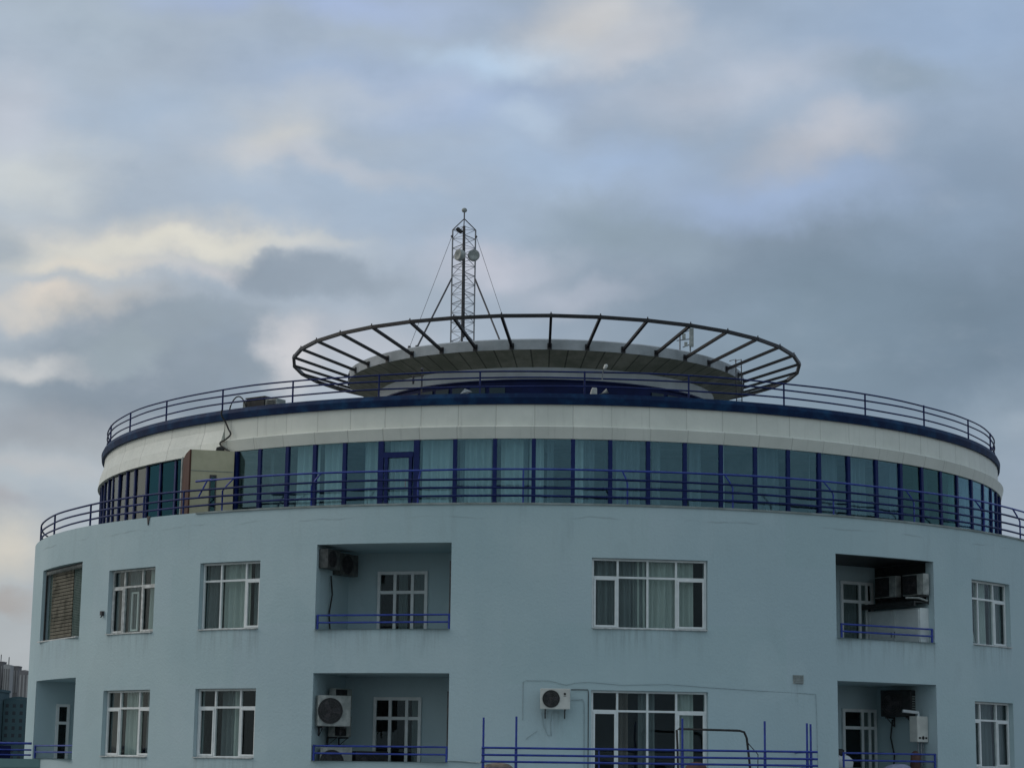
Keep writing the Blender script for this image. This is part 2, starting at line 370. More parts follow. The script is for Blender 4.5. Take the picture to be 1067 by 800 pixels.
def window(az0, az1, z0, z1, cols, trans, sashes=(), curtains=(), label=None, frame='upvc_white', name='window', dist=16.80, sill=True, dirty=None, low=None, room=True):
    azm = (az0+az1)/2; d = dist; F = frame_at(azm, d)
    hw = d*math.tan((az1-az0)/2)-.006
    x = [-hw+2*hw*c for c in (0, *cols, 1)]
    ft = .055; m = MB()
    ztr = z1-(z1-z0)*trans
    zb = z0+.004; zt = z1-.004
    m.fbox(F, -hw, hw, -.035, .035, zb, zb+ft); m.fbox(F, -hw, hw, -.035, .035, zt-ft, zt)
    m.fbox(F, -hw, -hw+ft, -.034, .034, zb+ft, zt-ft); m.fbox(F, hw-ft, hw, -.034, .034, zb+ft, zt-ft)
    m.fbox(F, -hw+ft, hw-ft, -.033, .033, ztr-ft/2, ztr+ft/2)
    for q in x[1:-1]:
        m.fbox(F, q-ft/2, q+ft/2, -.038, .038, zb+ft, ztr-ft/2); m.fbox(F, q-ft/2, q+ft/2, -.038, .038, ztr+ft/2, zt-ft)
    for k in sashes:                           # opening sashes have a heavier inner frame
        xa = x[k]+(ft if k == 0 else ft/2); xb = x[k+1]-(ft if k == len(x)-2 else ft/2); s_ = .05
        za = zb+ft; zc = ztr-ft/2
        m.fbox(F, xa, xb, -.05, .0, za, za+s_); m.fbox(F, xa, xb, -.05, .0, zc-s_, zc)
        m.fbox(F, xa, xa+s_, -.049, .0, za+s_, zc-s_); m.fbox(F, xb-s_, xb, -.049, .0, za+s_, zc-s_)
    w = m.build(name, frame, B, org=F(0, 0, z0), bevel=.004)
    if label: w['label'] = label
    for k in range(len(x)-1):
        pane_mesh(F, x[k]+ft*.4, x[k+1]-ft*.4, zb+ft*.6, ztr-ft*.4, .012).build('pane', 'window_glass', w)
        pane_mesh(F, x[k]+ft*.4, x[k+1]-ft*.4, ztr+ft*.4, zt-ft*.6, .012).build('pane', 'window_glass', w)
    for i, (c0, c1, mt) in enumerate(curtains):
        WN[0] += 1
        curtain_sheet(F, -hw+2*hw*c0, -hw+2*hw*c1, .17, z0-.05, z1-.02, WN[0]).build('curtain', mt, w)
    if sill:
        m = MB(); m.fbox(F, -hw+.01, hw-.01, -.23, -.045, z0+.002, z0+.028); m.build('sill', 'upvc_dirty', w)
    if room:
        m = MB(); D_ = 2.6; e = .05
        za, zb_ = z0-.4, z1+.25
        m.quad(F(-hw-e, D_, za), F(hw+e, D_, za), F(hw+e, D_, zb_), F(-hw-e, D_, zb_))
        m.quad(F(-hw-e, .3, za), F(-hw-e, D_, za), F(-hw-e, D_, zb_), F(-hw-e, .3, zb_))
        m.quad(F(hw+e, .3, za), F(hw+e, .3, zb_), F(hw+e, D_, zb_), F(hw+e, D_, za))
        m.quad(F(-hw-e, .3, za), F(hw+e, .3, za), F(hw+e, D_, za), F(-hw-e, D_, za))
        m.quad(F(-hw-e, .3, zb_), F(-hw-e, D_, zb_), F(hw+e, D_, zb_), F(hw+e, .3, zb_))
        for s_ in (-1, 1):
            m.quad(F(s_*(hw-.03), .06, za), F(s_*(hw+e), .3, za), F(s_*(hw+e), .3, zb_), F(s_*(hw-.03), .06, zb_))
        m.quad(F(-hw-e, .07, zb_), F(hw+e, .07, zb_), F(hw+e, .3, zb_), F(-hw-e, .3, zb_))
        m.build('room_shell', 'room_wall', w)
    return w, F, x
CW, CG, CB = 'curtain_white', 'curtain_grey', 'curtain_brown'
w, F, x = window(-.8425, -.7117, b1, t1, (.27, .66), .27, (0, 2), ((.02, .12, CB), (.30, .52, CG), (.70, .98, CW)), 'white window with an open dark left sash and worn frame paint', frame='upvc_dirty')
m = MB(); ft = .05                               # the sash swung inwards behind the middle light
m.fbox(F, x[1]+.16, x[1]+.21, .10, .14, b1+.1, b1+1.2); m.fbox(F, x[1]+.45, x[1]+.5, .10, .14, b1+.1, b1+1.2); m.fbox(F, x[1]+.21, x[1]+.45, .10, .14, b1+1.15, b1+1.2); m.fbox(F, x[1]+.21, x[1]+.45, .10, .14, b1+.1, b1+.15)
m.build('open_sash', 'upvc_white', w)
window(-.6067, -.4849, b1, t1, (.31, .73), .27, (2,), ((.02, .26, CG), (.30, .74, CW), (.80, 1, CG)))
window(-.8425, -.7117, b2, t2, (.30, .71), .27, (0, 2), ((.03, .16, CB), (.30, .66, CW), (.76, .97, CG)))
window(-.6067, -.4849, b2, t2, (.29, .71), .27, (0, 2), ((.34, .55, CG), (.54, .66, CW)), 'white window with one grey curtain between two dark side lights')
window(.0526, .2337, b1, t1, (.225, .485, .735), .265, (0, 3), ((0, .24, CG), (.25, .49, CG), (.37, .52, CW), (.50, .76, CW), (.74, .90, CW)), 'wide four-light window with pale curtains drawn across')
window(.0526, .2337, H-.92, t2, (.225, .485, .735), .185, (0, 3), ((.25, .33, CB), (.42, .56, CG), (.74, .90, CW)), 'wide dark balcony door and window with parted curtains', name='terrace_door')
window(.7653, .8909, b1, t1, (.25, .66), .28, (2,), ((.28, .64, CW), (.74, 1, CG)), 'narrow white window with its left sash tilted inwards')
window(.7653, .8909, b2, t2, (.23, .66), .28, (0, 2), ((0, .14, CG), (.26, .66, CG), (.74, 1, CG)))
# tilted sash of the upper right window
Fw = frame_at(.8281, 16.80); m = MB()
for (xa, za, xb, zb_) in ((-.98, b1+.1, -.98, b1+1.2), (-.66, b1+.1, -.82, b1+1.2)):
    m.tube([Fw(xa, .04, za), Fw(xb, .12, zb_)], .022, 4)
m.build('tilted_sash', 'upvc_white', [o for o in B.children if o.get('label', '').startswith('narrow')][0])

# the closed loggia at far left: blinds behind an open frame
F = frame_at(-1.0515, 16.78); hw = 16.78*math.tan(.1115)-.01; z0, z1 = H+3.445, H+5.655
m = MB()
for a in (-hw, hw-.05): m.fbox(F, a, a+.05, -.02, .03, z0+.05, z1-.05)
m.fbox(F, -hw, hw, -.021, .031, z0, z0+.05); m.fbox(F, -hw, hw, -.021, .031, z1-.05, z1)
lg = m.build('window', 'dark_steel', B, org=F(0, 0, z0)); lg['label'] = 'loggia opening hung with bamboo and green blinds'
def blind(x0, x1, y, mat, pitch, name='blind'):
    m = MB(); zz = z1-.12
    while zz > z0+.03:
        m.fbox(F, x0, x1, y-.008, y+.008, zz-pitch*.80, zz); zz -= pitch
    k = x0+.1
    while k < x1: m.fbox(F, k, k+.012, y-.012, y-.009, z0+.05, z1-.1); k += .42
    return m.build(name, mat, lg)
blind(-hw+.35, hw*.28, .09, 'bamboo', .105); blind(-hw+.06, -hw+.33, .11, 'green_mesh', .06); blind(hw*.30, hw-.06, .10, 'green_mesh', .05)
m = MB(); k = -hw+.05
while k < hw-.1:
    m.add([F(k, -.03, z1-.05), F(k+.1, -.03, z1-.05), F(k+.05, -.03, z1-.17), F(k, -.02, z1-.05), F(k+.1, -.02, z1-.05), F(k+.05, -.02, z1-.17)], [(0, 1, 2), (3, 5, 4), (0, 2, 5, 3), (1, 4, 5, 2)]); k += .11
m.build('scalloped_fringe', 'ac_dusty', lg)
m = MB(); m.fbox(F, -hw+.01, hw-.01, -.21, -.03, z0+.002, z0+.035); m.build('sill', 'upvc_dirty', lg)
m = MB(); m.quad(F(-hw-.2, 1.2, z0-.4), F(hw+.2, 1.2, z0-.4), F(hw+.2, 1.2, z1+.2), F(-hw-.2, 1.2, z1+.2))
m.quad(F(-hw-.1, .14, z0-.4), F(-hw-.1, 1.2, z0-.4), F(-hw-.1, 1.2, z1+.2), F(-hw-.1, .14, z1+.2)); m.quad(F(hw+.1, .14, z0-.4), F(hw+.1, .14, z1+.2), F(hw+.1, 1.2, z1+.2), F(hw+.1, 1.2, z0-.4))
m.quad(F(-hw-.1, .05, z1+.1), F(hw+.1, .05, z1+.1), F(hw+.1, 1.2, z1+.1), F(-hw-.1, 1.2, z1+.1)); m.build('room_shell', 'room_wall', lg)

# ------------------------------------------------------------------ recessed balconies
def balcony(az0, az1, z0, z1, depth, label=None, rails=(.38, .19), r0=-1.0, r1=1.0):
    azm = (az0+az1)/2; d0 = R1*cos((az1-az0)/2); F = frame_at(azm, d0)
    hw = R1*sin((az1-az0)/2); fl = z0-.55; m = MB(); zt = z1
    y0 = .004
    m.quad(F(-hw, depth, fl), F(hw, depth, fl), F(hw, depth, zt), F(-hw, depth, zt))
    m.quad(F(-hw, y0, fl), F(-hw, depth, fl), F(-hw, depth, zt), F(-hw, y0, zt))
    m.quad(F(hw, y0, fl), F(hw, y0, zt), F(hw, depth, zt), F(hw, depth, fl))
    m.quad(F(-hw, .20, fl), F(hw, .20, fl), F(hw, depth, fl), F(-hw, depth, fl))
    m.quad(F(-hw, y0, zt-.002), F(-hw, depth, zt-.002), F(hw, depth, zt-.002), F(hw, y0, zt-.002))
    m.quad(F(-hw, .20, fl), F(-hw, .20, z0+.002), F(hw, .20, z0+.002), F(hw, .20, fl))
    m.quad(F(-hw, -.15, z0+.003), F(hw, -.15, z0+.003), F(hw, .20, z0+.003), F(-hw, .20, z0+.003))
    b = m.build('balcony', 'painted_render', B, org=(0, 0, 0))
    if label: b['label'] = label
    m = MB()
    for h in rails: m.tube([F(hw*r0+.02, .06, z0+h), F(hw*r1-.02, .06, z0+h)], .024, 6)
    for q in (r0, r1): m.tube([F(hw*q-.05*q/abs(q), .06, z0), F(hw*q-.05*q/abs(q), .06, z0+rails[0]+.02)], .03, 6)
    m.build('railing', 'blue_paint', b)
    return b, F, hw, fl
def door_unit(F, x0, x1, y, z0, z1, cols, trans, mat='upvc_white', curtain=None, facing=None, label=None, name='balcony_door'):
    # F' : plane at depth y of frame F, glazed frame standing 6 cm proud of the wall
    G = facing or (lambda x, yy, z: F(x, y+yy, z)); m = MB(); ft = .085
    w_ = x1-x0; xs = [x0+w_*c for c in (0, *cols, 1)]; ztr = z1-(z1-z0)*trans
    m.fbox(G, x0, x1, -.07, -.004, z1-ft, z1); m.fbox(G, x0, x1, -.07, -.004, ztr-ft/2, ztr+ft/2); m.fbox(G, x0, x1, -.07, -.004, z0, z0+ft)
    for i, q in enumerate(xs):
        a = q if i == 0 else (q-ft if i == len(xs)-1 else q-ft/2)
        m.fbox(G, a, a+ft, -.069, -.004, z0+ft, ztr-ft/2); m.fbox(G, a, a+ft, -.069, -.004, ztr+ft/2, z1-ft)
    d = m.build(name, mat, B, org=G((x0+x1)/2, 0, z0))
    if label: d['label'] = label
    for i in range(len(xs)-1):
        for za, zb_ in ((z0+.03, ztr-.02), (ztr+.02, z1-.03)):
            pane_mesh(G, xs[i]+.02, xs[i+1]-.02, za, zb_, -.045).build('pane', 'window_glass', d)
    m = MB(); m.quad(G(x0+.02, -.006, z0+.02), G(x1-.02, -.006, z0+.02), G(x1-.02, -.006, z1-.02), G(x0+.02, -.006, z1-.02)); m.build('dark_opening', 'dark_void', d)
    for i, (c0, c1, mt) in enumerate(curtain or ()):
        WN[0] += 1
        curtain_sheet(G, x0+w_*c0, x1-w_*(1-c1), -.022, z0+.08, z1-.05, WN[0], .12, .006).build('curtain', mt, d)
    return d
bu, Fu, hwu, flu = balcony(-.3825, -.1626, B1, T1, 2.5, 'recessed balcony with two air conditioners on its left wall')
bl, Fl, hwl, fll = balcony(-.3825, -.1626, B2, T2, 2.5, 'recessed balcony crowded with air conditioners at its left end')
ru, Gu, hru, fru = balcony(.4556, .6639, B1, T1, 2.4, 'recessed balcony with white cabinets along its right wall', r0=-.9)
rl, Gl, hrl, frl = balcony(.4556, .6639, B2, T2, 2.4, 'recessed balcony with a white boiler on its right wall', r0=-.9)
ll, Ll, hll, fll2 = balcony(-1.1728, -.9442, H-.03, H+2.29, 2.3, 'narrow looking recessed balcony at the far left edge')
door_unit(Fu, -1.0, .44, 2.5, flu, B1+1.74, (.35, .70), .25, curtain=((.42, .60, CG), (.74, .98, CG)))
door_unit(Fl, -1.03, .33, 2.5, fll, B2+1.72, (.35, .70), .25, curtain=((.80, .98, CG),))
door_unit(Gu, .45, 1.66, 2.4, fru, B1+1.80, (.58, .79), .24, curtain=((0.05, .5, CG), (.60, .76, CG)))
door_unit(Gl, .45, 1.70, 2.4, frl, B2+1.62, (.58, .79), .24, curtain=((.60, .96, CG),))
# thin meter box strip / drain pipe on the right jamb of the two middle balconies
for (F, hw, z0, z1) in ((Fu, hwu, B1, T1), (Fl, hwl, B2, T2)):
    m = MB(); m.fbox(F, hw-.12, hw-.03, .25, .36, z0, z0+(z1-z0)*.8); m.build('downpipe', 'dark_steel', B, org=F(hw-.07, .3, z0))
# door on the left side wall of the far-left loggia: frame whose x runs INTO the recess
SL = lambda x, y, z: Ll(-hll-y, x, z)
door_unit(None, .66, 1.08, 0, fll2, H+1.62, (), .26, facing=SL, mat='upvc_white')

# ------------------------------------------------------------------ terrace railing of the big drum
m = MB()
for z in (7.325, 7.10, 6.885): m.arctube(16.85, H+z, .029, -pi, pi)
tr = m.build('railing', 'navy_mullion', B, org=(0, 0, TOP)); tr['label'] = 'low three-rail railing round the wide terrace'
for a in (-1.33, -1.129, -.937, -.7615, -.66, 1.0, 1.18, 1.36, 1.55, 1.8, 2.05, 2.3, 2.55, 2.8, 3.05, -1.55, -1.8, -2.05, -2.3, -2.55, -2.8):
    m = MB(); m.tube([P(a, 16.85, TOP-.1), P(a, 16.85, H+7.325)], .03, 6); m.build('post', 'navy_paint', tr, org=P(a, 16.85, TOP))
m = MB(); m.arctube(16.80, H+7.585, .027, -.636, 1.45); 
ar = m.build('upper_rail', 'blue_paint', B, org=(0, 0, TOP))
for k, a in enumerate((-.5747, -.4011, -.2205, -.054, .1087, .2797, .4608, .6328, .8267, .97, 1.12, 1.28)):
    da = (.022, .016, .004, 0, -.008, -.013, -.018, -.018, -.026, -.03, -.03, -.03)[k]
    m = MB(); m.tube([P(a, 16.82, TOP-.1), P(a, 16.82, H+7.25), P(a+da*.35, 16.80, H+7.40), P(a+da, 16.80, H+7.585)], .024, 6)
    m.build('bent_post', 'blue_paint', ar, org=P(a, 16.82, TOP))
m = MB(); m.tube([P(-.628, 16.82, H+7.12), P(-.61, 16.80, H+7.585)], .024, 6); m.tube([P(-.636, 16.80, H+7.585), P(-.60, 16.80, H+7.60)], .03, 6); m.build('bent_post', 'blue_paint', ar)
m = MB(); m.add([P(-.739, 17.02, TOP+.03), P(-.731, 17.02, TOP+.03), P(-.735, 17.03, TOP-.22), P(-.739, 16.98, TOP+.03), P(-.731, 16.98, TOP+.03), P(-.735, 17.0, TOP-.22)], [(0, 1, 2), (3, 5, 4), (0, 2, 5, 3), (1, 4, 5, 2), (0, 3, 4, 1)]); m.build('drip_spout', 'dark_steel', B, org=P(-.735, 17.02, TOP))

# ------------------------------------------------------------------ penthouse: curtain wall, cream fascia, blue parapet, roof railing
GZ0, GZ1 = TOP-.09, H+8.72
MUL = [-1.52, -1.45, -1.39, -1.335, -1.2945, -1.2417, -1.1917, -1.1488, -1.1018, -1.0508, -1.0052, -.9476, -.8915, -.8347, -.807,
       -.6527, -.5922, -.5269, -.4659, -.4027, -.3295, -.2609, -.189, -.1162, -.0462, .0243, .0916, .1609, .2292, .2988, .3673, .4366,
       .5061, .5766, .6494, .7202, .7879, .8566, .9265, 1.001, 1.0752, 1.145, 1.21, 1.28, 1.35, 1.42, 1.49, 1.56]
RG = 15.06
for a in MUL:
    F = frame_at(a, RG, ox=PX); m = MB(); left = a < -.75
    hw_ = .055 if not left else .042
    if abs(a+.3295) < .002 or abs(a+.2609) < .002: hw_ = .08
    m.fbox(F, -hw_, hw_, -.05, .06, GZ0, GZ1); m.build('mullion', 'navy_mullion' if not left else 'navy_paint', B, org=P(a, RG, GZ0, PX))
for i in range(len(MUL)-1):
    a0, a1 = MUL[i], MUL[i+1]
    if a0 == -.807: continue
    am = (a0+a1)/2; F = frame_at(am, RG*cos((a1-a0)/2), ox=PX); hw = RG*sin((a1-a0)/2)
    mat = 'tinted_glass'
    if -.96 < am < -.80: mat = 'blue_film_glass'
    if .72 < am < .92: mat = 'teal_film_glass'
    if am < -.96: mat = 'grey_glass'
    pr = random.Random(i*7+3); tx, tz = pr.uniform(-.02, .02), pr.uniform(-.014, .014)
    Fj = lambda x_, y_, z_, F=F, tx=tx, tz=tz: F(x_, y_+tx*x_+tz*(z_-GZ0-1), z_)
    pane_mesh(Fj, -hw+.03, hw-.03, GZ0, GZ1-.02).build('window_pane', mat, B, org=P(am, RG, GZ0, PX))
# door between two heavy mullions: cross bar and leaf frame
F = frame_at(-.2952, RG*cos(.0343), ox=PX); hw = RG*sin(.0343)
m = MB(); zt = H+8.27; m.fbox(F, -hw+.085, hw-.085, -.07, .05, zt-.075, zt+.075)
for s_ in (-1, 1):
    xa = s_*(hw-.12); m.fbox(F, min(xa, xa-s_*.09), max(xa, xa-s_*.09), -.065, .045, GZ0, zt-.075)
dr = m.build('terrace_door', 'navy_mullion', B, org=F(0, 0, GZ0))
m = MB(); m.tube([F(hw-.27, -.12, H+7.35), F(hw-.27, -.12, H+7.6)], .015, 6); m.build('handle', 'galvanised', dr)
# curtains hung behind the panes (azimuth from / to)
for k, (a0, a1, mt) in enumerate([(-.52, -.47, CW), (-.46, -.41, CW), (-.372, -.337, CW), (-.32, -.27, CW), (-.255, -.196, CW), (-.175, -.125, CW), (-.108, -.066, CW), (-.055, -.028, CW), (-.022, -.01, CG),
                                   (.029, .045, CW), (.045, .066, CG), (.303, .314, CW), (.42, .424, CW), (.56, .566, CG), (-.185, -.172, CG), (-.066, -.058, CG), (.72, .735, CG), (.5, .504, CG), (-1.10, -1.01, CG), (.105, .15, CG), (.375, .43, CG), (.52, .57, CG), (.59, .64, CG), (.80, .85, CG), (.94, .99, CW), (1.01, 1.06, CG), (.175, .19, CG), (.245, .27, CG)]):
    m = MB(); n = max(4, int((a1-a0)*14.8/.02)); vs = []
    for i in range(n+1):
        a = a0+(a1-a0)*i/n; w_ = sin(a*14.8*2*pi/.21+2*sin(a*40))*.06+sin(a*14.8*9+k)*.03
        for zz in (GZ0, GZ1): vs.append(P(a, 14.72+w_*(1.3 if zz == GZ0 else .7), zz, PX))
    m.add(vs, [(2*i, 2*i+2, 2*i+3, 2*i+1) for i in range(n)], True); m.build('curtain', mt, B, org=P((a0+a1)/2, 14.72, GZ0, PX))
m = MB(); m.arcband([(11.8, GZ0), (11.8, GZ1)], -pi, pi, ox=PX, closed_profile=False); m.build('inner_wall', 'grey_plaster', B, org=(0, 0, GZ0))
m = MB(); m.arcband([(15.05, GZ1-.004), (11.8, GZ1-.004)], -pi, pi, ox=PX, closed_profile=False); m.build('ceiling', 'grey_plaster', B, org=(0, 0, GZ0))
m = MB(); m.arcband([(RG, GZ0), (RG, GZ1)], 1.56, 2*pi-1.52, ox=PX, closed_profile=False); m.build('rear_wall', 'painted_render', B, org=(0, 0, 0))
# room partitions that catch some light behind the glass
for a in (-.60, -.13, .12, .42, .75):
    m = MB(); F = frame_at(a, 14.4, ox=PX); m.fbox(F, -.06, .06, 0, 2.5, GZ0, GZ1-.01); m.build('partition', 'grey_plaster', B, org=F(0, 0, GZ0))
# low furniture silhouette seen through the glass
# fascia
def fascia(nm, mat, prof, a0, a1, label=None):
    m = MB(); m.arcband(prof, a0, a1, ox=PX, step=.0349); o = m.build(nm, mat, B, org=(PX, 0, 0))
    if label: o['label'] = label
fascia('upper_fascia', 'cream_panels', [(15.03, H+9.017), (15.03, H+9.66), (14.6, H+9.66), (14.6, H+9.017)], -.690, pi)
fascia('lower_fascia', 'cream_panels', [(15.12, H+8.668), (15.20, H+8.985), (15.16, H+9.015), (14.6, H+9.014), (14.6, H+8.725), (14.95, H+8.668)], -.690, pi)
fascia('old_fascia', 'cream_panels_old', [(15.19, H+8.668), (15.14, H+8.98), (15.02, H+9.35), (15.0, H+9.66), (14.6, H+9.66), (14.6, H+8.725), (14.95, H+8.668)], -pi, -.6935, 'older wrinkled cream fascia without a ledge')
m = MB(); m.arcband([(15.10, H+9.62), (15.12, H+9.80), (15.06, H+9.925), (14.86, H+9.925), (14.86, H+9.62)], -pi, pi, ox=PX, step=.035); m.build('parapet', 'blue_panels', B, org=(PX, 0, H+9.6))
m = MB(); m.arcband([(14.87, H+9.78), (.05, H+9.82)], -pi, pi, ox=PX, closed_profile=False); m.build('roof_deck', 'deck', B, org=(0, 0, H+9.78))
m = MB()
for z in (10.555, 10.375, 10.14): m.arctube(14.95, H+z, .024, -pi, pi, ox=PX)
rr = m.build('railing', 'navy_mullion', B, org=(PX, 0, H+9.9)); rr['label'] = 'three-rail blue railing round the penthouse roof'
posts = [-1.47, -1.26, -1.075, -.8945, -.7061, -.526, -.3409, -.1468, .045, .24, .435, .6317, .8145, 1.016, 1.2083, 1.40]
posts += [1.6+.195*k for k in range(17)]
for a in posts:
    m = MB(); m.tube([P(a, 14.95, H+9.91, PX), P(a, 14.95, H+10.57, PX)], .026, 6); m.build('post', 'navy_mullion', rr, org=P(a, 14.95, H+9.91, PX))

# ------------------------------------------------------------------ crown: drum, disc roof, ring pergola
m = MB(); m.arcband([(5.80, H+12.03), (5.80, H+12.45)], -pi, pi, ox=CX, closed_profile=False, step=.05, smooth=True); m.build('crown_wall', 'white_plaster', B, org=(CX, 0, H+9.8))
m = MB(); m.arcband([(5.78, H+9.8), (5.78, H+11.99), (5.86, H+11.99), (5.86, H+12.035), (5.7, H+12.035)], -pi, pi, ox=CX, closed_profile=False, step=.05); m.build('blue_drum_wall', 'blue_drum', B, org=(CX, 0, H+9.8))
for a in [-.86+.115*k for k in range(6)]+[.66, .78]:
    F = frame_at(a, 5.80, ox=CX); m = MB(); m.fbox(F, -.26, .26, -.012, .0, H+11.0, H+11.85); m.build('drum_window', 'dark_teal_pane', B, org=F(0, 0, H+11))
m = MB(); m.arcband([(6.80, H+12.800), (5.79, H+12.42)], -pi, pi, ox=CX, closed_profile=False, step=.0873); m.build('soffit', 'soffit_board', B, org=(CX, 0, H+12.4))
m = MB(); m.arcband([(6.80, H+12.798), (6.82, H+12.80), (6.83, H+13.11), (6.75, H+13.155), (6.2, H+13.165), (.05, H+13.20)], -pi, pi, ox=CX, closed_profile=False, step=.0873); m.build('disc_roof', 'slab_edge', B, org=(CX, 0, H+12.8))
NR = 36; ring = [P(2*pi*k/NR, 8.73, H+13.47, CX) for k in range(NR)]
m = MB()
for k in range(NR):
    a, b_ = ring[k], ring[(k+1) % NR]; m.tube([a, b_], .072, 4)
rg = m.build('ring_beam', 'black_steel', B, org=(CX, 0, H+13.47))
for k in range(NR):
    a = 2*pi*k/NR; m = MB()
    m.tube([P(a, 8.78, H+13.49, CX), P(a, 6.84, H+12.90, CX)], .058, 4); m.tube([P(a, 8.74, H+13.47, CX), P(a, 8.74, H+13.58, CX)], .02, 5)
    m.fbox(frame_at(a, 6.84, ox=CX), -.07, .07, -.02, .01, H+12.80, H+13.0)
    m.build('rib', 'black_steel', rg, org=P(a, 6.84, H+12.9, CX))
# vents and small fixings that belong to the facade
def on_wall(az, z, R=R1): return frame_at(az, R, z)
F = on_wall(.384, H+2.27); m = MB(); m.fbox(F, -.15, .15, -.03, .05, -.11, .11)
vg = m.build('vent_grille', 'ac_dusty', B, org=F(0, 0, 0)); m = MB()
for k in range(5): m.fbox(F, -.12, .12, -.045, -.032, -.09+.04*k, -.07+.04*k)
m.build('louvre', 'coping_grey', vg)

# ================================================================== projecting terrace in front of the middle door (a bay of the same building)
YT = -19.4
def Fx(x, y, z): return (x, y, z)
m = MB(); m.fbox(Fx, -1.80, 6.20, YT-.25, -15.2, 0, H-.98); m.build('terrace_bay', 'painted_render', B, org=(0, 0, 0))
m = MB()
for z in (H+.375, H+.205, H+.045, H-.13, H-.45): m.tube([(-1.86, YT, z), (6.32, YT, z)], .027, 6)
for xx in (-1.83, 6.28):
    for z in (H+.375, H+.045, H-.45): m.tube([(xx, YT, z), (xx, -16.9 if xx < 1 else -15.8, z)], .022, 6)
tb = m.build('railing', 'blue_paint', B, org=(2.2, YT, H-.98)); tb['label'] = 'blue terrace railing with tall thin uprights'
for xx, top in ((-1.82, 1.10), (-1.02, 1.135), (1.0, .37), (3.03, 1.14), (5.04, 1.10), (6.07, 1.065), (6.16, 1.045)):
    m = MB(); m.tube([(xx, YT+.04, H-.98), (xx, YT+.04, H+top)], .026 if top > .5 else .02, 6)
    if top > .5: m.tube([(xx, YT+.03, H-.98), (xx, YT+.03, H+.385)], .036, 6)
    m.build('post', 'blue_paint', tb, org=(xx, YT, H-.98))

# ================================================================== things on and around the building
# ---- air conditioners
def make_ac(label, group, body='ac_cream', w=.84, h=.58, d=.30, brackets=True, dark_front=False, guard='ac_dark'):
    r = empty('air_conditioner', (0, 0, 0), label, 'air conditioner', group)
    I = lambda x, y, z: (x, y, z)
    m = MB(); m.fbox(I, -w/2, w/2, -d/2, d/2, 0, h); m.build('casing', body, r, bevel=.018)
    cx, cz, R = -w*.14, h*.5, h*.42
    if dark_front:
        m = MB(); m.fbox(I, -w*.48, w*.20, -d/2-.006, -d/2-.001, .03, h-.03); m.build('mesh_guard', guard, r)
    m = MB()
    n = 28
    m.add([(cx+R*cos(2*pi*i/n), -d/2-.0075, cz+R*sin(2*pi*i/n)) for i in range(n)], [tuple(range(n))]); m.build('fan_recess', 'ac_dark', r)
    m = MB()
    for q in (.99, .8, .6, .4, .2):
        m.tube([(cx+R*q*cos(2*pi*i/n), -d/2-.018, cz+R*q*sin(2*pi*i/n)) for i in range(n)], .006, 4, closed=True)
    for i in range(8): m.tube([(cx, -d/2-.02, cz), (cx+R*cos(pi*i/4), -d/2-.02, cz+R*sin(pi*i/4))], .005, 4)
    m.build('fan_grille', 'dark_steel', r)
    m = MB()
    for k in range(3):
        a = 2*pi*k/3
        m.add([(cx+.04*cos(a+1.2), -d/2-.011, cz+.04*sin(a+1.2)), (cx+.04*cos(a-1.2), -d/2-.011, cz+.04*sin(a-1.2)), (cx+R*.85*cos(a-.25), -d/2-.014, cz+R*.85*sin(a-.25)), (cx+R*.85*cos(a+.35), -d/2-.010, cz+R*.85*sin(a+.35))], [(0, 1, 2, 3)])
    m.build('fan_blades', 'dark_steel', r)
    m = MB()
    for k in range(7): m.fbox(I, w/2, w/2+.006, -d*.35, d*.35, h*.2+k*h*.09, h*.2+k*h*.09+.02)
    m.build('side_louvres', 'ac_dusty', r)
    if brackets:
        for s_ in (-1, 1):
            m = MB(); m.fbox(I, s_*w*.33-.02, s_*w*.33+.02, -d/2, d/2+.12, -.045, -.003); m.fbox(I, s_*w*.33-.019, s_*w*.33+.019, d/2+.09, d/2+.12, -.25, -.045)
            m.tube([(s_*w*.33, d/2+.1, -.24), (s_*w*.33, -d/4, -.05)], .012, 4); m.build('bracket', 'dark_steel', r)
    return r
GAC = 'air conditioner outdoor units on the facade'
ac0 = make_ac('cream air conditioner with small dark badge on the open wall beside the wide door', GAC)
I = lambda x, y, z: (x, y, z)
m = MB(); n = 14; m.add([(.27+.035*cos(2*pi*i/n), -.157, .43+.035*sin(2*pi*i/n)) for i in range(n)], [tuple(range(n))]); m.fbox(I, .235, .305, -.158, -.150, .365, .378)
badge = m.build('badge', 'ac_dark', ac0)
def place(o, F, x, y, z, az, turn=0, scale=1, label=None):
    o.location = F(x, y, z); o.rotation_euler = (0, 0, az+turn); o.scale = (scale,)*3
    if label: o['label'] = label
    return o
Fw = frame_at(-.0053, R1)
place(ac0, Fw, .06, -.30, H+1.37, -.0053, 0, .90)
protoD = make_ac('', GAC, 'ac_dusty', .86, .60, .22, dark_front=True)
AZL, AZR = -.2725, .5597
first = [True]
def put(F, x, y, z, az, turn, sc, label):
    o = protoD if first[0] else copy_tree(protoD); first[0] = False
    place(o, F, x, y, z, az, turn, sc, label); return o
lf = make_ac('', GAC, 'ac_grime', .86, .60, .30, brackets=False)
place(lf, Fu, -hwu+.19, .48, H+5.03, AZL, pi/2-.12, .86, 'dusty air conditioner high on the left wall of the upper middle balcony, nearer the opening')
lf2 = copy_tree(lf); place(lf2, Fu, -hwu+.22, 1.60, H+4.95, AZL, pi/2-.25, .98, 'air conditioner high on the left wall of the upper middle balcony, deeper inside')
put(Gu, hru-.20, .50, H+4.72, AZR, -pi/2, .98, 'air conditioner above the white cabinets, nearer the balcony opening')
put(Gu, hru-.20, 1.62, H+4.72, AZR, -pi/2, 1.0, 'air conditioner above the white cabinets, deeper inside the balcony')
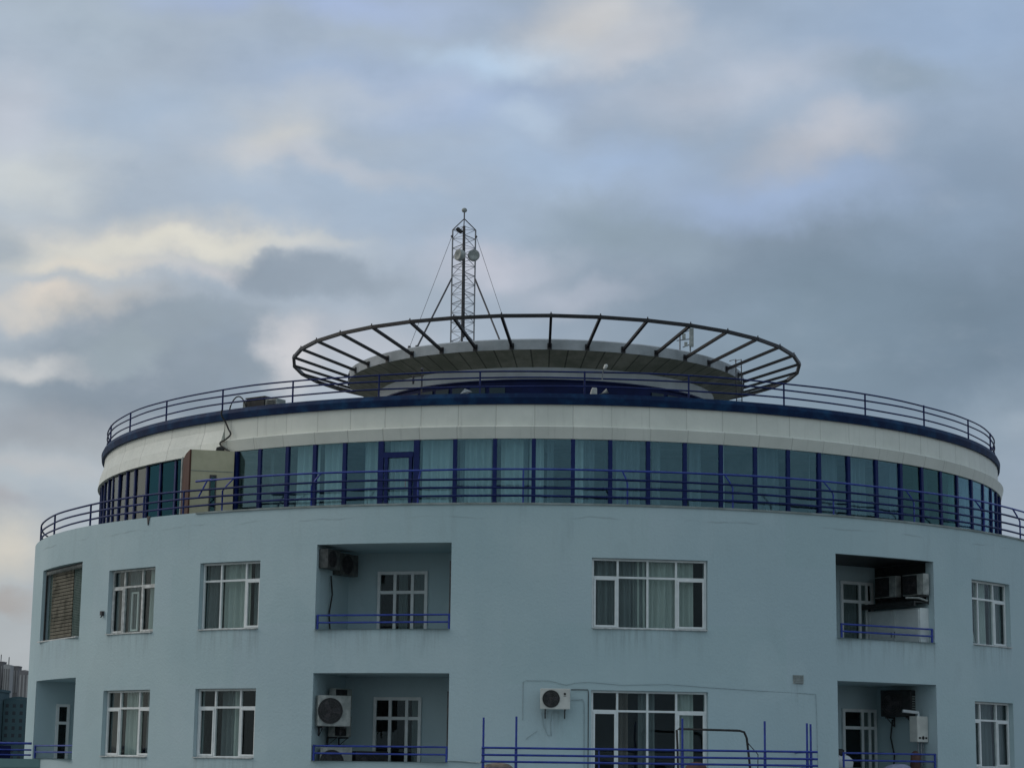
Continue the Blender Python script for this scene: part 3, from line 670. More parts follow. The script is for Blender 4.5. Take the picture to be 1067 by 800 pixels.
put(Fl, -hwl+.30, 1.30, H+1.36, AZL, pi/2-.25, .92, 'upper of two small stacked air conditioners behind the large one')
put(Fl, -hwl+.30, 1.30, H+.64, AZL, pi/2-.25, .92, 'lower of two small stacked air conditioners behind the large one')
dk = make_ac('blackish air conditioner under the ceiling of the lower right balcony', GAC, 'ac_dark', .86, .66, .34)
place(dk, Gl, hrl-.22, 1.25, H+1.42, AZR, -pi/2+.35, 1.1)
dk2 = copy_tree(dk); place(dk2, Fl, -hwl+1.20, 1.15, H-.45, AZL, .75, 1.1, 'dark floor-standing air conditioner beside the door of the crowded balcony')
big = make_ac('large pale air conditioner with big round fan on the left of the crowded balcony', GAC, 'ac_dusty', .88, .80, .34)
place(big, Fl, -hwl+.42, .42, H+.90, AZL, .62, 1.0)
low = copy_tree(big); place(low, Fl, -hwl+.50, .50, H-.40, AZL, .45, .95, 'pale air conditioner half hidden by the blue rails below the large one')

for F_, hw__, y__, z__, lab in ((Fu, hwu, .95, H+4.9, 'dark hose hanging below the two air conditioners of the upper middle balcony'), (Fl, hwl, 1.0, H+1.3, 'dark hose hanging between the stacked air conditioners and the large one'), (Gl, -hrl, 1.7, H+1.35, 'dark hose trailing from the blackish air conditioner down the wall')):
    m = MB(); sg = 1 if hw__ > 0 else -1
    m.tube([F_(-hw__+sg*.06, y__, z__), F_(-hw__+sg*.09, y__+.05, z__-.5), F_(-hw__+sg*.05, y__-.04, z__-1.0), F_(-hw__+sg*.08, y__, z__-1.6)], .022, 6); o = m.build('drain_hose', 'rubber_black', None, org=F_(-hw__+sg*.06, y__, z__)); tag(o, lab, 'hose')
# ---- boiler, cabinets
r = empty('gas_boiler', Gl(hrl-.22, .95, H+.60), 'white wall-hung gas boiler with round dial on the lower right balcony', 'boiler')
GB = lambda x, y, z: Gl(hrl-.006-y, .95+x, H+.60+z)     # hangs on the right side wall
GF = lambda x, y, z: Gl(hrl-.40+x, .34+y, H+.72+z)
m = MB(); m.fbox(GF, -.02, .38, -.02, .30, 0, .70); m.build('casing', 'ac_cream', r, bevel=.02)
m = MB(); n = 14
m.add([GF(.18+.05*cos(2*pi*i/n), -.026, .12+.05*sin(2*pi*i/n)) for i in range(n)], [tuple(range(n))]); m.fbox(GF, .02, .10, -.027, -.021, .09, .14); m.fbox(GF, .26, .33, -.027, -.021, .09, .14); m.build('control_panel', 'ac_dark', r)
m = MB(); m.tube([GF(.10, .1, 0), GF(.10, .1, -.55)], .018, 6); m.tube([GF(.22, .1, 0), GF(.22, .1, -.5), GF(.22, .12, -.9)], .022, 6); m.tube([GF(.30, .1, 0), GF(.30, .1, -.6)], .012, 6); m.build('pipes', 'galvanised', r)
m = MB(); m.tube([GF(.18, .15, .70), GF(.18, .15, .80), GF(-.25, .3, .84)], .045, 8); m.build('flue', 'linen_white', r)

r = empty('wall_cabinet', Gu(hru-.2, 1.2, fru), 'white two-door cabinet along the right wall of the upper right balcony', 'cabinet')
GC = lambda x, y, z: Gu(hru-.005-y, .22+x, fru+z)   # x into the recess, y out of the wall
m = MB(); m.fbox(GC, 0, 2.1, 0, .32, 0, 1.52); m.build('carcass', 'cabinet_white', r)
for k in range(2):
    x0 = .03+k*1.04; m = MB(); m.fbox(GC, x0, x0+1.0, .322, .34, .05, 1.48)
    m.fbox(GC, x0+.0, x0+.08, .341, .352, .05, 1.48); m.fbox(GC, x0+.92, x0+1.0, .341, .352, .05, 1.48); m.fbox(GC, x0+.08, x0+.92, .341, .352, 1.40, 1.48); m.fbox(GC, x0+.08, x0+.92, .341, .352, .05, .13)
    d = m.build('door', 'cabinet_white', r); m = MB(); m.tube([GC(x0+(.95 if k == 0 else .05), .37, .75), GC(x0+(.95 if k == 0 else .05), .37, .9)], .01, 5); m.build('handle', 'dark_steel', d)
lin_ = MB(); lin_.quad(Gu(-hru+.01, .05, T1-.006), Gu(hru-.01, .05, T1-.006), Gu(hru-.01, 2.38, T1-.006), Gu(-hru+.01, 2.38, T1-.006)); lin_.quad(Gu(hru-.006, .30, H+4.55), Gu(hru-.006, 2.38, H+4.55), Gu(hru-.006, 2.38, T1-.01), Gu(hru-.006, .30, T1-.01)); lin_.build('shade_sheets', 'ac_dark', ru)  # dark sheets added on ceiling and right wall, standing in for the shadow there
r2 = MB(); r2.fbox(GC, -.02, 2.12, 0, .55, 1.66, 1.70); r2.fbox(GC, -.02, 2.12, .50, .55, 1.56, 1.66)
sh = r2.build('wall_shelf', 'ac_dark', None, org=GC(1, .2, 1.6)); tag(sh, 'dark shelf between the white cabinets and the two air conditioners', 'shelf')
m = MB(); m.tube([GC(-.05, .1, 1.72), GC(-.05, .4, 1.78), GC(.3, .55, 1.80)], .03, 6); bx_ = m.build('rolled_hose', 'ac_dusty', None, org=GC(0, .1, 1.7)); tag(bx_, 'short pale pipe end sticking out beside the dark shelf', 'pipe')

# ---- laundry and clutter on the lower right balcony
def blob(name, F, c, s, mat, label, cat, seed, group=None):
    rnd = random.Random(seed); m = MB(); nu, nv = 14, 9; vs = []
    ph = [rnd.uniform(0, 6) for _ in range(6)]
    for j in range(nv+1):
        v = pi*j/nv
        for i in range(nu):
            u = 2*pi*i/nu
            k = 1+.10*sin(3*u+ph[0]+2*v)+.07*sin(5*u+ph[1]-3*v)
            sq = lambda t_: math.copysign(abs(t_)**.6, t_)
            vs.append(F(c[0]+s[0]*k*sq(sin(v))*sq(cos(u)), c[1]+s[1]*k*sq(sin(v))*sq(sin(u)), c[2]+s[2]*sq(cos(v))*(1+.06*sin(2*u+ph[2]))))
    m.add(vs, [(j*nu+i, (j+1)*nu+i, (j+1)*nu+(i+1) % nu, j*nu+(i+1) % nu) for j in range(nv) for i in range(nu)], True)
    o = m.build(name, mat, None, org=F(c[0], c[1], c[2]-s[2])); return tag(o, label, cat, group)
blob('covered_bundle', Gl, (-1.22, .55, H+.05), (.30, .22, .28), 'linen_white', 'white rounded bundle with a dark top behind the rails of the boiler balcony', 'bundle', 3)
blob('dark_bag', Gl, (-1.22, .62, H+.40), (.13, .12, .10), 'rubber_black', 'small dark bag lying on the white rounded bundle', 'bag', 4)
blob('bed_sheet', Gl, (.75, .45, H-.18), (.50, .16, .30), 'linen_lilac', 'lilac white sheet draped near the boiler, low behind blue rails', 'sheet', 5)
blob('dark_box', Gl, (-.35, .6, H-.25), (.45, .2, .22), 'cushion_brown', 'brown low heap between the white bundle and the lilac sheet', 'heap', 6)
blob('storage_sack', Gl, (1.42, .5, H+.18), (.12, .12, .3), 'cushion_brown', 'dark upright sack under the boiler at the right jamb', 'sack', 9)
# ---- terrace furniture tops behind the blue railing
blob('garden_cushion', Fx, (3.42, YT+.5, H-.17), (.27, .25, .26), 'cushion_brown', 'reddish brown rounded cushion top showing above the lowest terrace rail', 'cushion', 11)
blob('floor_cushion', Fx, (-1.45, YT+.5, H-.15), (.36, .25, .16), 'cushion_beige', 'beige flat cushion at the left end of the blue terrace railing', 'cushion', 12)
blob('blue_sack', Fx, (6.05, YT+.4, H-.20), (.25, .22, .20), 'blue_paint', 'dark blue sack at the right end of the blue terrace railing', 'sack', 13)
m = MB(); y = YT+.75
m.tube([(3.00, y, H-.95), (2.97, y, H+.45), (2.95, y, H+.87), (3.01, y, H+.90), (4.50, y, H+.875), (4.62, y, H+.84), (4.68, y, H+.70), (4.86, y, H-.95)], .030, 8)
m.tube([(4.69, y, H+.6), (4.95, y-.05, H+.3), (4.93, y, H-.95)], .012, 6)
o = m.build('pipe_frame', 'rubber_black', None, org=(3.9, y, H-.96)); tag(o, 'black bent pipe arch standing on the terrace behind the blue railing', 'pipe frame')

# ---- cables and pipes on the facade
def wire(pts, r, mat, label, cat='cable', name='cable'):
    m = MB(); m.tube(pts, r, 6); o = m.build(name, mat, None, org=pts[0]); return tag(o, label, cat)
W = lambda az, z, k=.02: P(az, R1+k, H+z)
wire([W(.022, 1.88), W(.03, 1.885), W(.048, 1.885), W(.0485, 1.80), W(.0485, -.9)], .011, 'dark_steel', 'thin dark pipe from the wall air conditioner down beside the wide door', 'pipe', 'refrigerant_pipe')
wire([W(.023, 1.62), W(.040, 1.64), W(.0425, 1.55), W(.0425, .2), W(.043, -.9)], .010, 'cable_grey', 'grey insulated pipe dropping between the wall air conditioner and door')
wire([W(-.05, 1.1), W(-.05, 2.06), W(-.045, 2.1), W(-.01, 2.1), W(.015, 2.0), W(.03, 2.06), W(.05, 2.08), W(.1, 2.02), W(.17, 2.06), W(.234, 2.0), W(.31, 1.95), W(.415, 1.90)], .006, 'cable_grey', 'thin grey cable looped over the wall air conditioner and the wide door')
wire([W(.415, 1.90), W(.416, 1.2), W(.4165, .4), W(.417, -.7)], .006, 'cable_grey', 'faint vertical cable below the small vent grille')
wire([W(-.022, 1.30), W(-.018, .95), W(-.012, .72), W(-.007, .70), W(-.008, 1.0), W(-.006, 1.3)], .006, 'cable_grey', 'drooping cable loop under the wall air conditioner')
wire([W(-.045, .62), W(-.035, .75), W(-.028, .83)], .006, 'cable_grey', 'short slanting wire on the wall below the cable loop')
wire([W(-.1626, .055, .04), W(-.145, .05, .04), W(-.12, .02, .05), (-1.9, -17.6, H+.02), (-1.83, YT+.1, H+.10)], .022, 'cable_grey', 'grey hose running from the crowded balcony to the terrace railing', 'hose', 'hose')
m = MB(); 
F = on_wall(-.855, H+4.07); m.fbox(F, -.05, .05, -.09, 0, -.06, .06); m.tube([F(.02, -.05, -.06), F(.02, -.1, -.12)], .02, 5); o = m.build('wall_hook', 'dark_steel', None, org=F(0, 0, 0)); tag(o, 'small dark fixing on the wall left of the open-sash window', 'fixing')
m = MB(); F = lambda x, y, z: SL(1.52+x, -.0+y, H+.72+z); m.fbox(F, -.06, .06, -.10, 0, -.05, .06); m.tube([F(.05, -.08, 0), F(.12, -.1, -.12)], .015, 5); o = m.build('wall_tap', 'dark_steel', None, org=F(0, 0, 0)); tag(o, 'small dark tap on the side wall inside the far left balcony', 'tap')

# cable hanging from the roof over the cream fascia
pts = []
for x_, z_ in ((-.714, 9.90), (-.714, 9.75), (-.708, 9.55), (-.700, 9.35), (-.693, 9.18), (-.698, 9.02), (-.712, 8.95), (-.709, 8.85), (-.694, 8.72), (-.686, 8.66)):
    pts.append(P(x_+.025, 15.20 if z_ > 9.6 else 15.12 if z_ > 9.1 else 15.24, H+z_, PX))
def smooth(pts, k=5):
    q = [pts[0]]+pts+[pts[-1]]; out = []
    for i in range(1, len(q)-2):
        for j in range(k):
            u = j/k; a, b_, c_, d_ = q[i-1], q[i], q[i+1], q[i+2]
            out.append(tuple(.5*(2*b_[n]+(c_[n]-a[n])*u+(2*a[n]-5*b_[n]+4*c_[n]-d_[n])*u*u+(3*b_[n]-a[n]-3*c_[n]+d_[n])*u**3) for n in range(3)))
    return out+[pts[-1]]
wire(smooth(pts), .026, 'rubber_black', 'thick black cable snaking down over the cream fascia')
pts = [P(-.703+.052*i/10, 14.75, H+9.85+.50*sin(pi*i/10)**.6, PX) for i in range(11)]
wire(pts, .020, 'rubber_black', 'black cable hoop rising above the blue parapet at the roof edge')
blob('cable_knot', Fx, (P(-.683, 15.28, 0)[0]+PX, P(-.683, 15.28, 0)[1], H+8.72), (.12, .06, .10), 'rubber_black', 'dark tangle of cable where the hanging cable meets the beige enclosure', 'cable', 21)

# ---- roof units behind the parapet
r = empty('roof_unit', P(-.635, 14.4, H+9.8, PX), 'dark low box unit behind the blue parapet beside the cable hoop', 'roof unit')
F = frame_at(-.635, 14.4, ox=PX); m = MB(); m.fbox(F, -.42, .30, -.2, .3, H+9.82, H+10.26); m.build('body', 'ac_dark', r, bevel=.02); m = MB(); m.fbox(F, -.54, -.425, -.21, .28, H+9.82, H+10.22); m.build('side_panel', 'ac_dusty', r)
m = MB(); m.fbox(F, -.44, .32, -.22, .32, H+10.265, H+10.30); m.build('lid', 'dark_steel', r)
r = empty('roof_vent', P(-.597, 14.4, H+9.8, PX), 'small grey louvred vent to the right of the dark roof unit', 'vent')
F = frame_at(-.597, 14.4, ox=PX); m = MB(); m.fbox(F, -.22, .20, -.2, .2, H+9.82, H+10.20); m.build('body', 'ac_dusty', r, bevel=.01); m = MB()
for k in range(4): m.fbox(F, -.18, .16, -.215, -.202, H+9.98+.05*k, H+10.0+.05*k)
m.build('louvre', 'ac_dark', r)
# small light heads on the roof railing
def lamp_head(az, R, z, label):
    r = empty('floodlight', P(az, R, H+z, PX), label, 'lamp'); F = frame_at(az, R, ox=PX)
    m = MB(); m.tube([F(0, 0, H+z), F(.02, 0, H+z+.20), F(.09, -.02, H+z+.32)], .018, 6); m.build('bracket', 'galvanised', r)
    m = MB(); m.tube([F(.06, .02, H+z+.30), F(.11, -.02, H+z+.39), F(.12, -.04, H+z+.41)], [.04, .055, .02], 8); m.build('head', 'ac_cream', r)
    return r
lamp_head(.077, 14.97, 10.35, 'small white lamp head on a bracket above the middle of the roof railing')
r = empty('sensor_box', P(.062, 14.6, H+9.8, PX), 'white wedge-shaped box with dome standing behind the blue roof parapet', 'box'); F = frame_at(.062, 14.6, ox=PX)
m = MB(); vs = [F(x_, y_, z_) for x_, y_, z_ in ((-.12, -.1, H+9.82), (.12, -.1, H+9.82), (.12, .1, H+9.82), (-.12, .1, H+9.82), (-.02, -.07, H+10.17), (.12, -.07, H+10.17), (.12, .07, H+10.17), (-.02, .07, H+10.17))]
m.add(vs, [(0, 3, 2, 1), (4, 5, 6, 7), (0, 1, 5, 4), (1, 2, 6, 5), (2, 3, 7, 6), (3, 0, 4, 7)]); m.build('housing', 'ac_cream', r, bevel=.02)
m = MB(); m.lathe([(.06, 0), (.055, .03), (.03, .06), (.002, .065)], 14, F(.05, 0, H+10.17)); m.build('dome', 'ac_cream', r)
m = MB(); F = frame_at(.083, 14.6, ox=PX); m.tube([F(-.1, 0, H+9.82), F(-.1, 0, H+10.0), F(.0, -.03, H+10.05), F(.10, -.05, H+10.10)], [.03, .03, .03, .07], 8); o = m.build('spotlight', 'ac_dusty', None, org=F(-.1, 0, H+9.82)); tag(o, 'tiny pale spotlight just right of the white wedge-shaped box', 'lamp')
m = MB(); F = frame_at(-.175, 14.6, ox=PX); m.fbox(F, -.22, .02, -.1, .1, H+9.82, H+9.98); m.add([F(-.18, -.1, H+9.985), F(.12, -.1, H+10.07), F(.12, .1, H+10.07), F(-.18, .1, H+9.985), F(-.05, -.1, H+10.13), F(-.05, .1, H+10.13)], [(0, 1, 4), (3, 5, 2), (0, 3, 2, 1), (1, 2, 5, 4), (0, 4, 5, 3)])
o = m.build('roof_hatch', 'linen_white', None, org=F(0, 0, H+9.82)); tag(o, 'low white hatch behind the parapet left of the roof middle', 'hatch')
r = empty('weather_sensor', P(-.262, 14.7, H+9.8, PX), 'grey instrument pole with crossarm at the roof railing, left of the middle', 'instrument'); F = frame_at(-.262, 14.7, ox=PX)
m = MB(); m.tube([F(0, 0, H+9.82), F(0, 0, H+10.72)], .022, 6); m.build('pole', 'dark_steel', r)
m = MB(); m.tube([F(-.25, 0, H+10.50), F(.05, 0, H+10.52)], .016, 6); m.tube([F(-.25, 0, H+10.30), F(-.25, 0, H+10.54)], .03, 6); m.tube([F(-.03, 0, H+10.70), F(.03, 0, H+10.70)], .05, 6); m.build('crossarm', 'dark_steel', r)

# ---- beige terrace enclosure left
r = empty('terrace_enclosure', P(-.70, 15.8, TOP-.09), 'beige panelled enclosure with rust brown side on the left of the penthouse terrace', 'enclosure')
def prism(pts, z0, z1):
    m = MB(); n = len(pts); m.add([(p[0], p[1], z0) for p in pts]+[(p[0], p[1], z1) for p in pts], [tuple(range(n)), tuple(reversed(range(n, 2*n)))]+[(i, (i+1) % n, n+(i+1) % n, n+i) for i in range(n)]); return m
zt = H+8.655; zb = TOP-.085
f0 = P(-.648, 15.13, 0); f1 = P(-.695, 16.10, 0); f2 = P(-.770, 15.40, 0)
prism([f0, f1, f2], zb, zt).build('front_panel', 'shed_beige', r)
def edge_frame(a, b):
    L = math.hypot(b[0]-a[0], b[1]-a[1]); ex = ((b[0]-a[0])/L, (b[1]-a[1])/L); n_ = (ex[1], -ex[0])
    return (lambda x, y, z: (a[0]+ex[0]*x+n_[0]*y, a[1]+ex[1]*x+n_[1]*y, z)), L
Ef, L = edge_frame(f1, f0)                     # along the front, y outwards
m = MB(); m.fbox(Ef, L*.44, L*.60, .003, .03, zb, H+7.95); 
sl = m.build('slot_window', 'dark_steel', r); m = MB(); m.fbox(Ef, L*.47, L*.57, .031, .036, zb, H+7.88); m.build('pane', 'teal_film_glass', sl)
m = MB(); m.fbox(Ef, .0, L, .003, .012, H+8.05, H+8.065); m.build('seam', 'coping_grey', r)
Eb, L2 = edge_frame(f2, f1)
m = MB(); m.fbox(Eb, .12, L2+.01, .003, .05, zb, zt-.12); m.add([Eb(.25, .003, zt-.12), Eb(L2+.01, .003, zt-.12), Eb(L2+.01, .003, zt-.005), Eb(.65, .003, zt-.03), Eb(.25, .05, zt-.12), Eb(L2+.01, .05, zt-.12), Eb(L2+.01, .05, zt-.005), Eb(.65, .05, zt-.03)], [(0, 3, 2, 1), (4, 5, 6, 7), (0, 1, 5, 4), (1, 2, 6, 5), (2, 3, 7, 6), (3, 0, 4, 7)])
m.build('side_panel', 'shed_rust', r)
m = MB(); m.fbox(Eb, -.08, .10, .003, .07, zb, zt-.05); m.build('edge_post', 'ac_dusty', r)

# lit lamp inside the left part of the penthouse
r = empty('ceiling_lamp', P(-1.2, 14.3, H+8.7, PX), 'warm lit ceiling lamp behind the left penthouse glass', 'lamp'); F = frame_at(-1.20, 14.1, ox=PX)
m = MB(); m.tube([F(0, 0, H+8.71), F(0, 0, H+8.62)], .02, 6); m.build('stem', 'dark_steel', r)
for k, (dx, dz) in enumerate(((-.22, 0), (.05, -.04), (.25, .03))):
    m = MB(); m.lathe([(.002, -.05), (.05, -.035), (.07, 0), (.05, .035), (.002, .05)], 12, F(dx, .05*k, H+8.55+dz)); m.build('bulb', 'lamp_warm', r)

# ================================================================== radio mast on the disc roof
MX, MY = -2.955, -1.5
mast = empty('radio_mast', (MX, MY, H+13.18), 'triangular lattice radio mast with two round dishes and stays on the disc roof', 'radio mast')
legs = [(-.395, .22), (.395, .22), (.0, -.30)]
z0, z1 = H+13.18, H+18.08
LEAN = .02
def mp(i, z): return (MX+legs[i][0]+LEAN*0*(z-z0), MY+legs[i][1], z)
for i, rr_ in ((0, .026), (1, .026), (2, .038)):
    m = MB(); m.tube([mp(i, z0), mp(i, z1)], rr_, 6); m.build('leg', 'galvanised' if i < 2 else 'dark_steel', mast, org=mp(i, z0))
m = MB(); nb = 15
for k in range(nb+1):
    za = z0+(z1-z0)*k/nb
    for i in range(3):
        j = (i+1) % 3
        m.tube([mp(i, za), mp(j, za)], .009, 4)
        if k < nb:
            zb_ = z0+(z1-z0)*(k+1)/nb
            a, b_ = (i, j) if k % 2 else (j, i)
            m.tube([mp(a, za), mp(b_, zb_)], .011, 4)
m.build('lattice', 'galvanised', mast)
m = MB()
for i in range(3): m.tube([mp(i, z1), (MX, MY, H+18.42)], .020, 6)
m.tube([(MX, MY, H+18.40), (MX, MY, H+18.68)], .022, 6); m.build('peak', 'dark_steel', mast)
m = MB(); m.tube([(MX+.06, MY-.2, H+14.2), (MX+.02, MY-.25, H+18.1)], .03, 6); m.build('feeder_cable', 'rubber_black', mast)
m = MB(); m.lathe([(.002, -.09), (.07, -.06), (.10, 0), (.07, .06), (.002, .09)], 14, (MX, MY, H+18.72)); m.build('obstruction_light', 'ac_dusty', mast)
def dish(x, y, z, turn, R):
    m = MB(); n = 20; ex = (cos(turn), sin(turn)); ey = (-sin(turn), cos(turn))
    prof = [(.002, 0.), (R*.6, -.012), (R*.96, -.05), (R, -.02), (R, .10), (R*.9, .16), (.002, .19)]
    vs = []
    for i in range(n):
        for rr_, yy in prof:
            a = 2*pi*i/n; lx = rr_*cos(a); vs.append((x+lx*ex[0]+yy*ey[0], y+lx*ex[1]+yy*ey[1], z+rr_*sin(a)))
    k = len(prof); m.add(vs, [(i*k+j, i*k+j+1, ((i+1) % n)*k+j+1, ((i+1) % n)*k+j) for i in range(n) for j in range(k-1)], True)
    d = m.build('dish', 'ac_dusty', mast, org=(x, y, z)); return d
dish(MX-.16, MY-.30, H+17.06, -.95, .20); dish(MX+.36, MY-.30, H+17.06, .25, .20)
m = MB(); m.tube([(MX-.24, MY-.28, H+18.0), (MX-.08, MY-.3, H+17.86)], .07, 6); m.tube([(MX-.1, MY-.28, H+17.86), (MX, MY-.3, H+17.9)], .03, 6); m.build('small_antenna', 'rubber_black', mast)
for (tx, bx, by) in ((-.40, -4.33, -4.8), (.40, -1.54, -4.8)):
    m = MB(); m.tube([(MX+tx, MY+.15, H+16.34), (bx, by, H+13.22)], .030, 6); m.lathe([(.06, 0), (.06, .12), (.002, .13)], 8, (bx, by, H+13.16)); m.build('strut', 'dark_steel', mast, org=(bx, by, H+13.17))
for (tx, bx, by) in ((-.42, -4.58, -4.8), (.42, -1.20, -4.8)):
    m = MB(); m.tube([(MX+tx, MY+.15, H+17.83), (bx, by, H+13.20)], .0075, 4); m.lathe([(.05, 0), (.05, .10), (.002, .11)], 8, (bx, by, H+13.16)); m.lathe([(.002, -.05), (.05, 0), (.002, .05)], 6, (MX+tx, MY+.15, H+17.83)); m.build('guy_wire', 'dark_steel', mast, org=(bx, by, H+13.17))

# small antenna frame on the right of the disc roof
r = empty('antenna_frame', (4.45, -4, H+13.18), 'small panel antenna frame on the right of the disc roof behind the ring', 'antenna')
m = MB(); m.tube([(4.26, -4, H+13.17), (4.26, -4, H+13.98)], .025, 6); m.tube([(4.60, -4, H+13.17), (4.60, -4, H+14.15)], .025, 6); m.tube([(4.15, -4, H+13.72), (4.6, -4, H+13.78)], .018, 6); m.tube([(4.26, -4, H+13.95), (4.6, -4, H+14.08)], .014, 6); m.tube([(4.35, -4, H+13.5), (4.6, -4, H+13.6)], .018, 6); m.build('frame', 'galvanised', r)
I = lambda x, y, z: (x, y, z)
m = MB(); m.fbox(I, 4.56, 4.70, -4.14, -4.05, H+13.5, H+14.12); m.build('panel', 'ac_dusty', r, bevel=.01)
m = MB(); m.fbox(I, 4.33, 4.44, -4.1, -4.03, H+13.74, H+13.94); m.fbox(I, 4.40, 4.50, -4.1, -4.03, H+13.52, H+13.66); m.build('radio_box', 'ac_dusty', r)
r = empty('ladder', (6.15, -1.6, H+9.8), 'thin steel ladder hooked over the right rim of the disc roof', 'ladder')
m = MB()
for dx in (-.09, .09): m.tube([(6.30+dx, -3.3, H+9.82), (6.28+dx, -3.1, H+13.3), (6.12+dx, -2.7, H+13.32)], .018, 6)
m.build('stile', 'dark_steel', r); m = MB()
for k in range(12): m.tube([(6.21, -3.3+.016*k, H+9.95+.28*k), (6.39, -3.3+.016*k, H+9.95+.28*k)], .010, 4)
m.build('rungs', 'dark_steel', r)

# ================================================================== low wing at the far left
WG = empty('side_wing', (-30, -5, 0), 'low teal side wing with purplish blue railing, left edge, abutting the round tower', 'building')
m = MB(); m.fbox(I, -60, -15.2, -7.6, 3, 0, H-.30); m.build('wall', 'teal_render', WG)
m = MB(); m.fbox(I, -60, -15.05, -7.62, -7.3, H-.298, H-.045); m.build('parapet', 'teal_render', WG)
m = MB()
for z, r_ in ((.41, .035), (.22, .025), (.07, .025)): m.tube([(-60, -7.45, H+z), (-15.52, -7.45, H+z)], r_, 6)
rl_ = m.build('railing', 'blue_paint', WG, org=(-30, -7.45, H))
for xx in range(-58, -16, 2): m = MB(); m.tube([(xx+.3, -7.45, H-.05), (xx+.3, -7.45, H+.41)], .028, 6); m.build('post', 'blue_paint', rl_, org=(xx+.3, -7.45, H))
m = MB(); m.fbox(I, -60, -16.15, -7.40, -7.36, H-.04, H+.34); m.build('blue_sheet', 'blue_drum', rl_)

# ================================================================== setting
m = MB(); S_ = 9000; m.quad((-S_, -S_, 0), (S_, -S_, 0), (S_, S_, 0), (-S_, S_, 0)); tag(m.build('ground', 'city_ground'), kind='structure')
# a low ridge far behind, at the left
m = MB(); vs = []; nx_, ny_ = 60, 12
for j in range(ny_+1):
    for i in range(nx_+1):
        x = -2600+3600*i/nx_; y = 2050+1300*j/ny_
        h = max(0, sin(pi*j/ny_))**1.2*(70*math.exp(-((x+900)/900)**2)+18*sin(x/170.)+10*sin(x/61.+y/130.))
        vs.append((x, y, max(-1, h) if 0 < i < nx_ else -1))
m.add(vs, [(j*(nx_+1)+i, j*(nx_+1)+i+1, (j+1)*(nx_+1)+i+1, (j+1)*(nx_+1)+i) for j in range(ny_) for i in range(nx_)], True)
tag(m.build('hills', 'far_hill'), kind='structure')
def block(name, x, y, w, d, h, mat, label, floors=0, cols=0, roof='flat', zb=0, group=None, wz0=None):
    r = empty(name, (x, y, zb), label, 'building', group)
    m = MB(); m.fbox(I, x-w/2, x+w/2, y-d/2, y+d/2, zb, zb+h)
    m.build('wall', mat, r)
    m = MB()
    if roof == 'flat': m.fbox(I, x-w/2-.4, x+w/2+.4, y-d/2-.4, y+d/2+.4, zb+h, zb+h+1.0)
    elif roof == 'arch':
        n = 10; k = []
        for i in range(n+1): k.append((x-w/2+w*i/n, sin(pi*i/n)*w*.10+.05))
        vs = [(a, y-d/2, zb+h+b_) for a, b_ in k]+[(a, y+d/2, zb+h+b_) for a, b_ in k]
        m.add(vs, [(i, i+1, n+2+i, n+1+i) for i in range(n)]); m.add([(a, y-d/2, zb+h+b_) for a, b_ in k], [tuple(range(n+1))])
    m.build('roof', mat, r)
    if floors:
        sh_ = 3.1; cw = w/cols
        for f in range(floors):
            for c in range(cols):
                xx = x-w/2+cw*(c+.5); zz = zb+h-2.6-f*sh_
                m = MB(); m.fbox(I, xx-.65, xx+.65, y-d/2-.06, y-d/2+.02, zz-.75, zz+.75); m.build('window', 'far_dark', r, org=(xx, y-d/2, zz-.75))
    return r
cx_, cy_ = CAMX, CAMY
def far(u0, u1, dist): return cx_+dist*(u0+u1)/2, abs(u1-u0)*dist
x, w = far(-.2605, -.2432, 880); block('dark_teal_block', x, cy_+880+8, w, 16, 57.0, 'far_teal', 'dark teal apartment block in the far distance, nearest the left frame edge', 9, 5)
x, w = far(-.2428, -.2290, 880); block('dark_teal_block', x, cy_+885+8, w, 16, 54.0, 'far_teal', 'dark teal apartment block with arched roof touching the tower edge', 9, 4, 'arch')
# towers on the ridge
rnd = random.Random(5)
spec = [(-.262, -.2555, .0400), (-.2552, -.2505, .0432), (-.2502, -.2462, .0438), (-.2458, -.2420, .0445), (-.2417, -.2384, .0433), (-.2381, -.2345, .0425), (-.2341, -.2290, .0405)]
names = ['leftmost grey tower on the far ridge', 'second grey tower from the left on the far ridge', 'third grey tower on the far ridge', 'tallest grey tower with aerial on the far ridge', 'pale grey tower right of the tallest on the far ridge', 'grey tower beside the round building edge on the far ridge', 'rightmost grey tower on the far ridge, mostly hidden']
for k, (u0, u1, el) in enumerate(spec):
    D3 = 2250+rnd.uniform(-60, 60); x, w = far(u0, u1, D3); top = H+el*D3*1.0
    rr2 = block('ridge_tower', x, cy_+D3, w, 16, top, 'far_grey' if k != 4 else 'far_pale', names[k], 0, 0, 'flat' if k % 2 else 'arch', 0, 'towers on the far ridge')
    for q in range(3):
        xx = x-w/2+w*(q+.5)/3; m = MB(); m.fbox(I, xx-w*.07, xx+w*.07, cy_+D3-8.5, cy_+D3-8.01, top-28, top-4); m.build('balcony_strip', 'far_pale' if k != 4 else 'far_grey', rr2, org=(xx, cy_+D3-8, top-28))
    if k in (3, 4): m = MB(); m.tube([(x, cy_+D3, top), (x, cy_+D3, top+9)], .5, 5); m.build('aerial', 'far_dark', rr2, org=(x, cy_+D3, top))
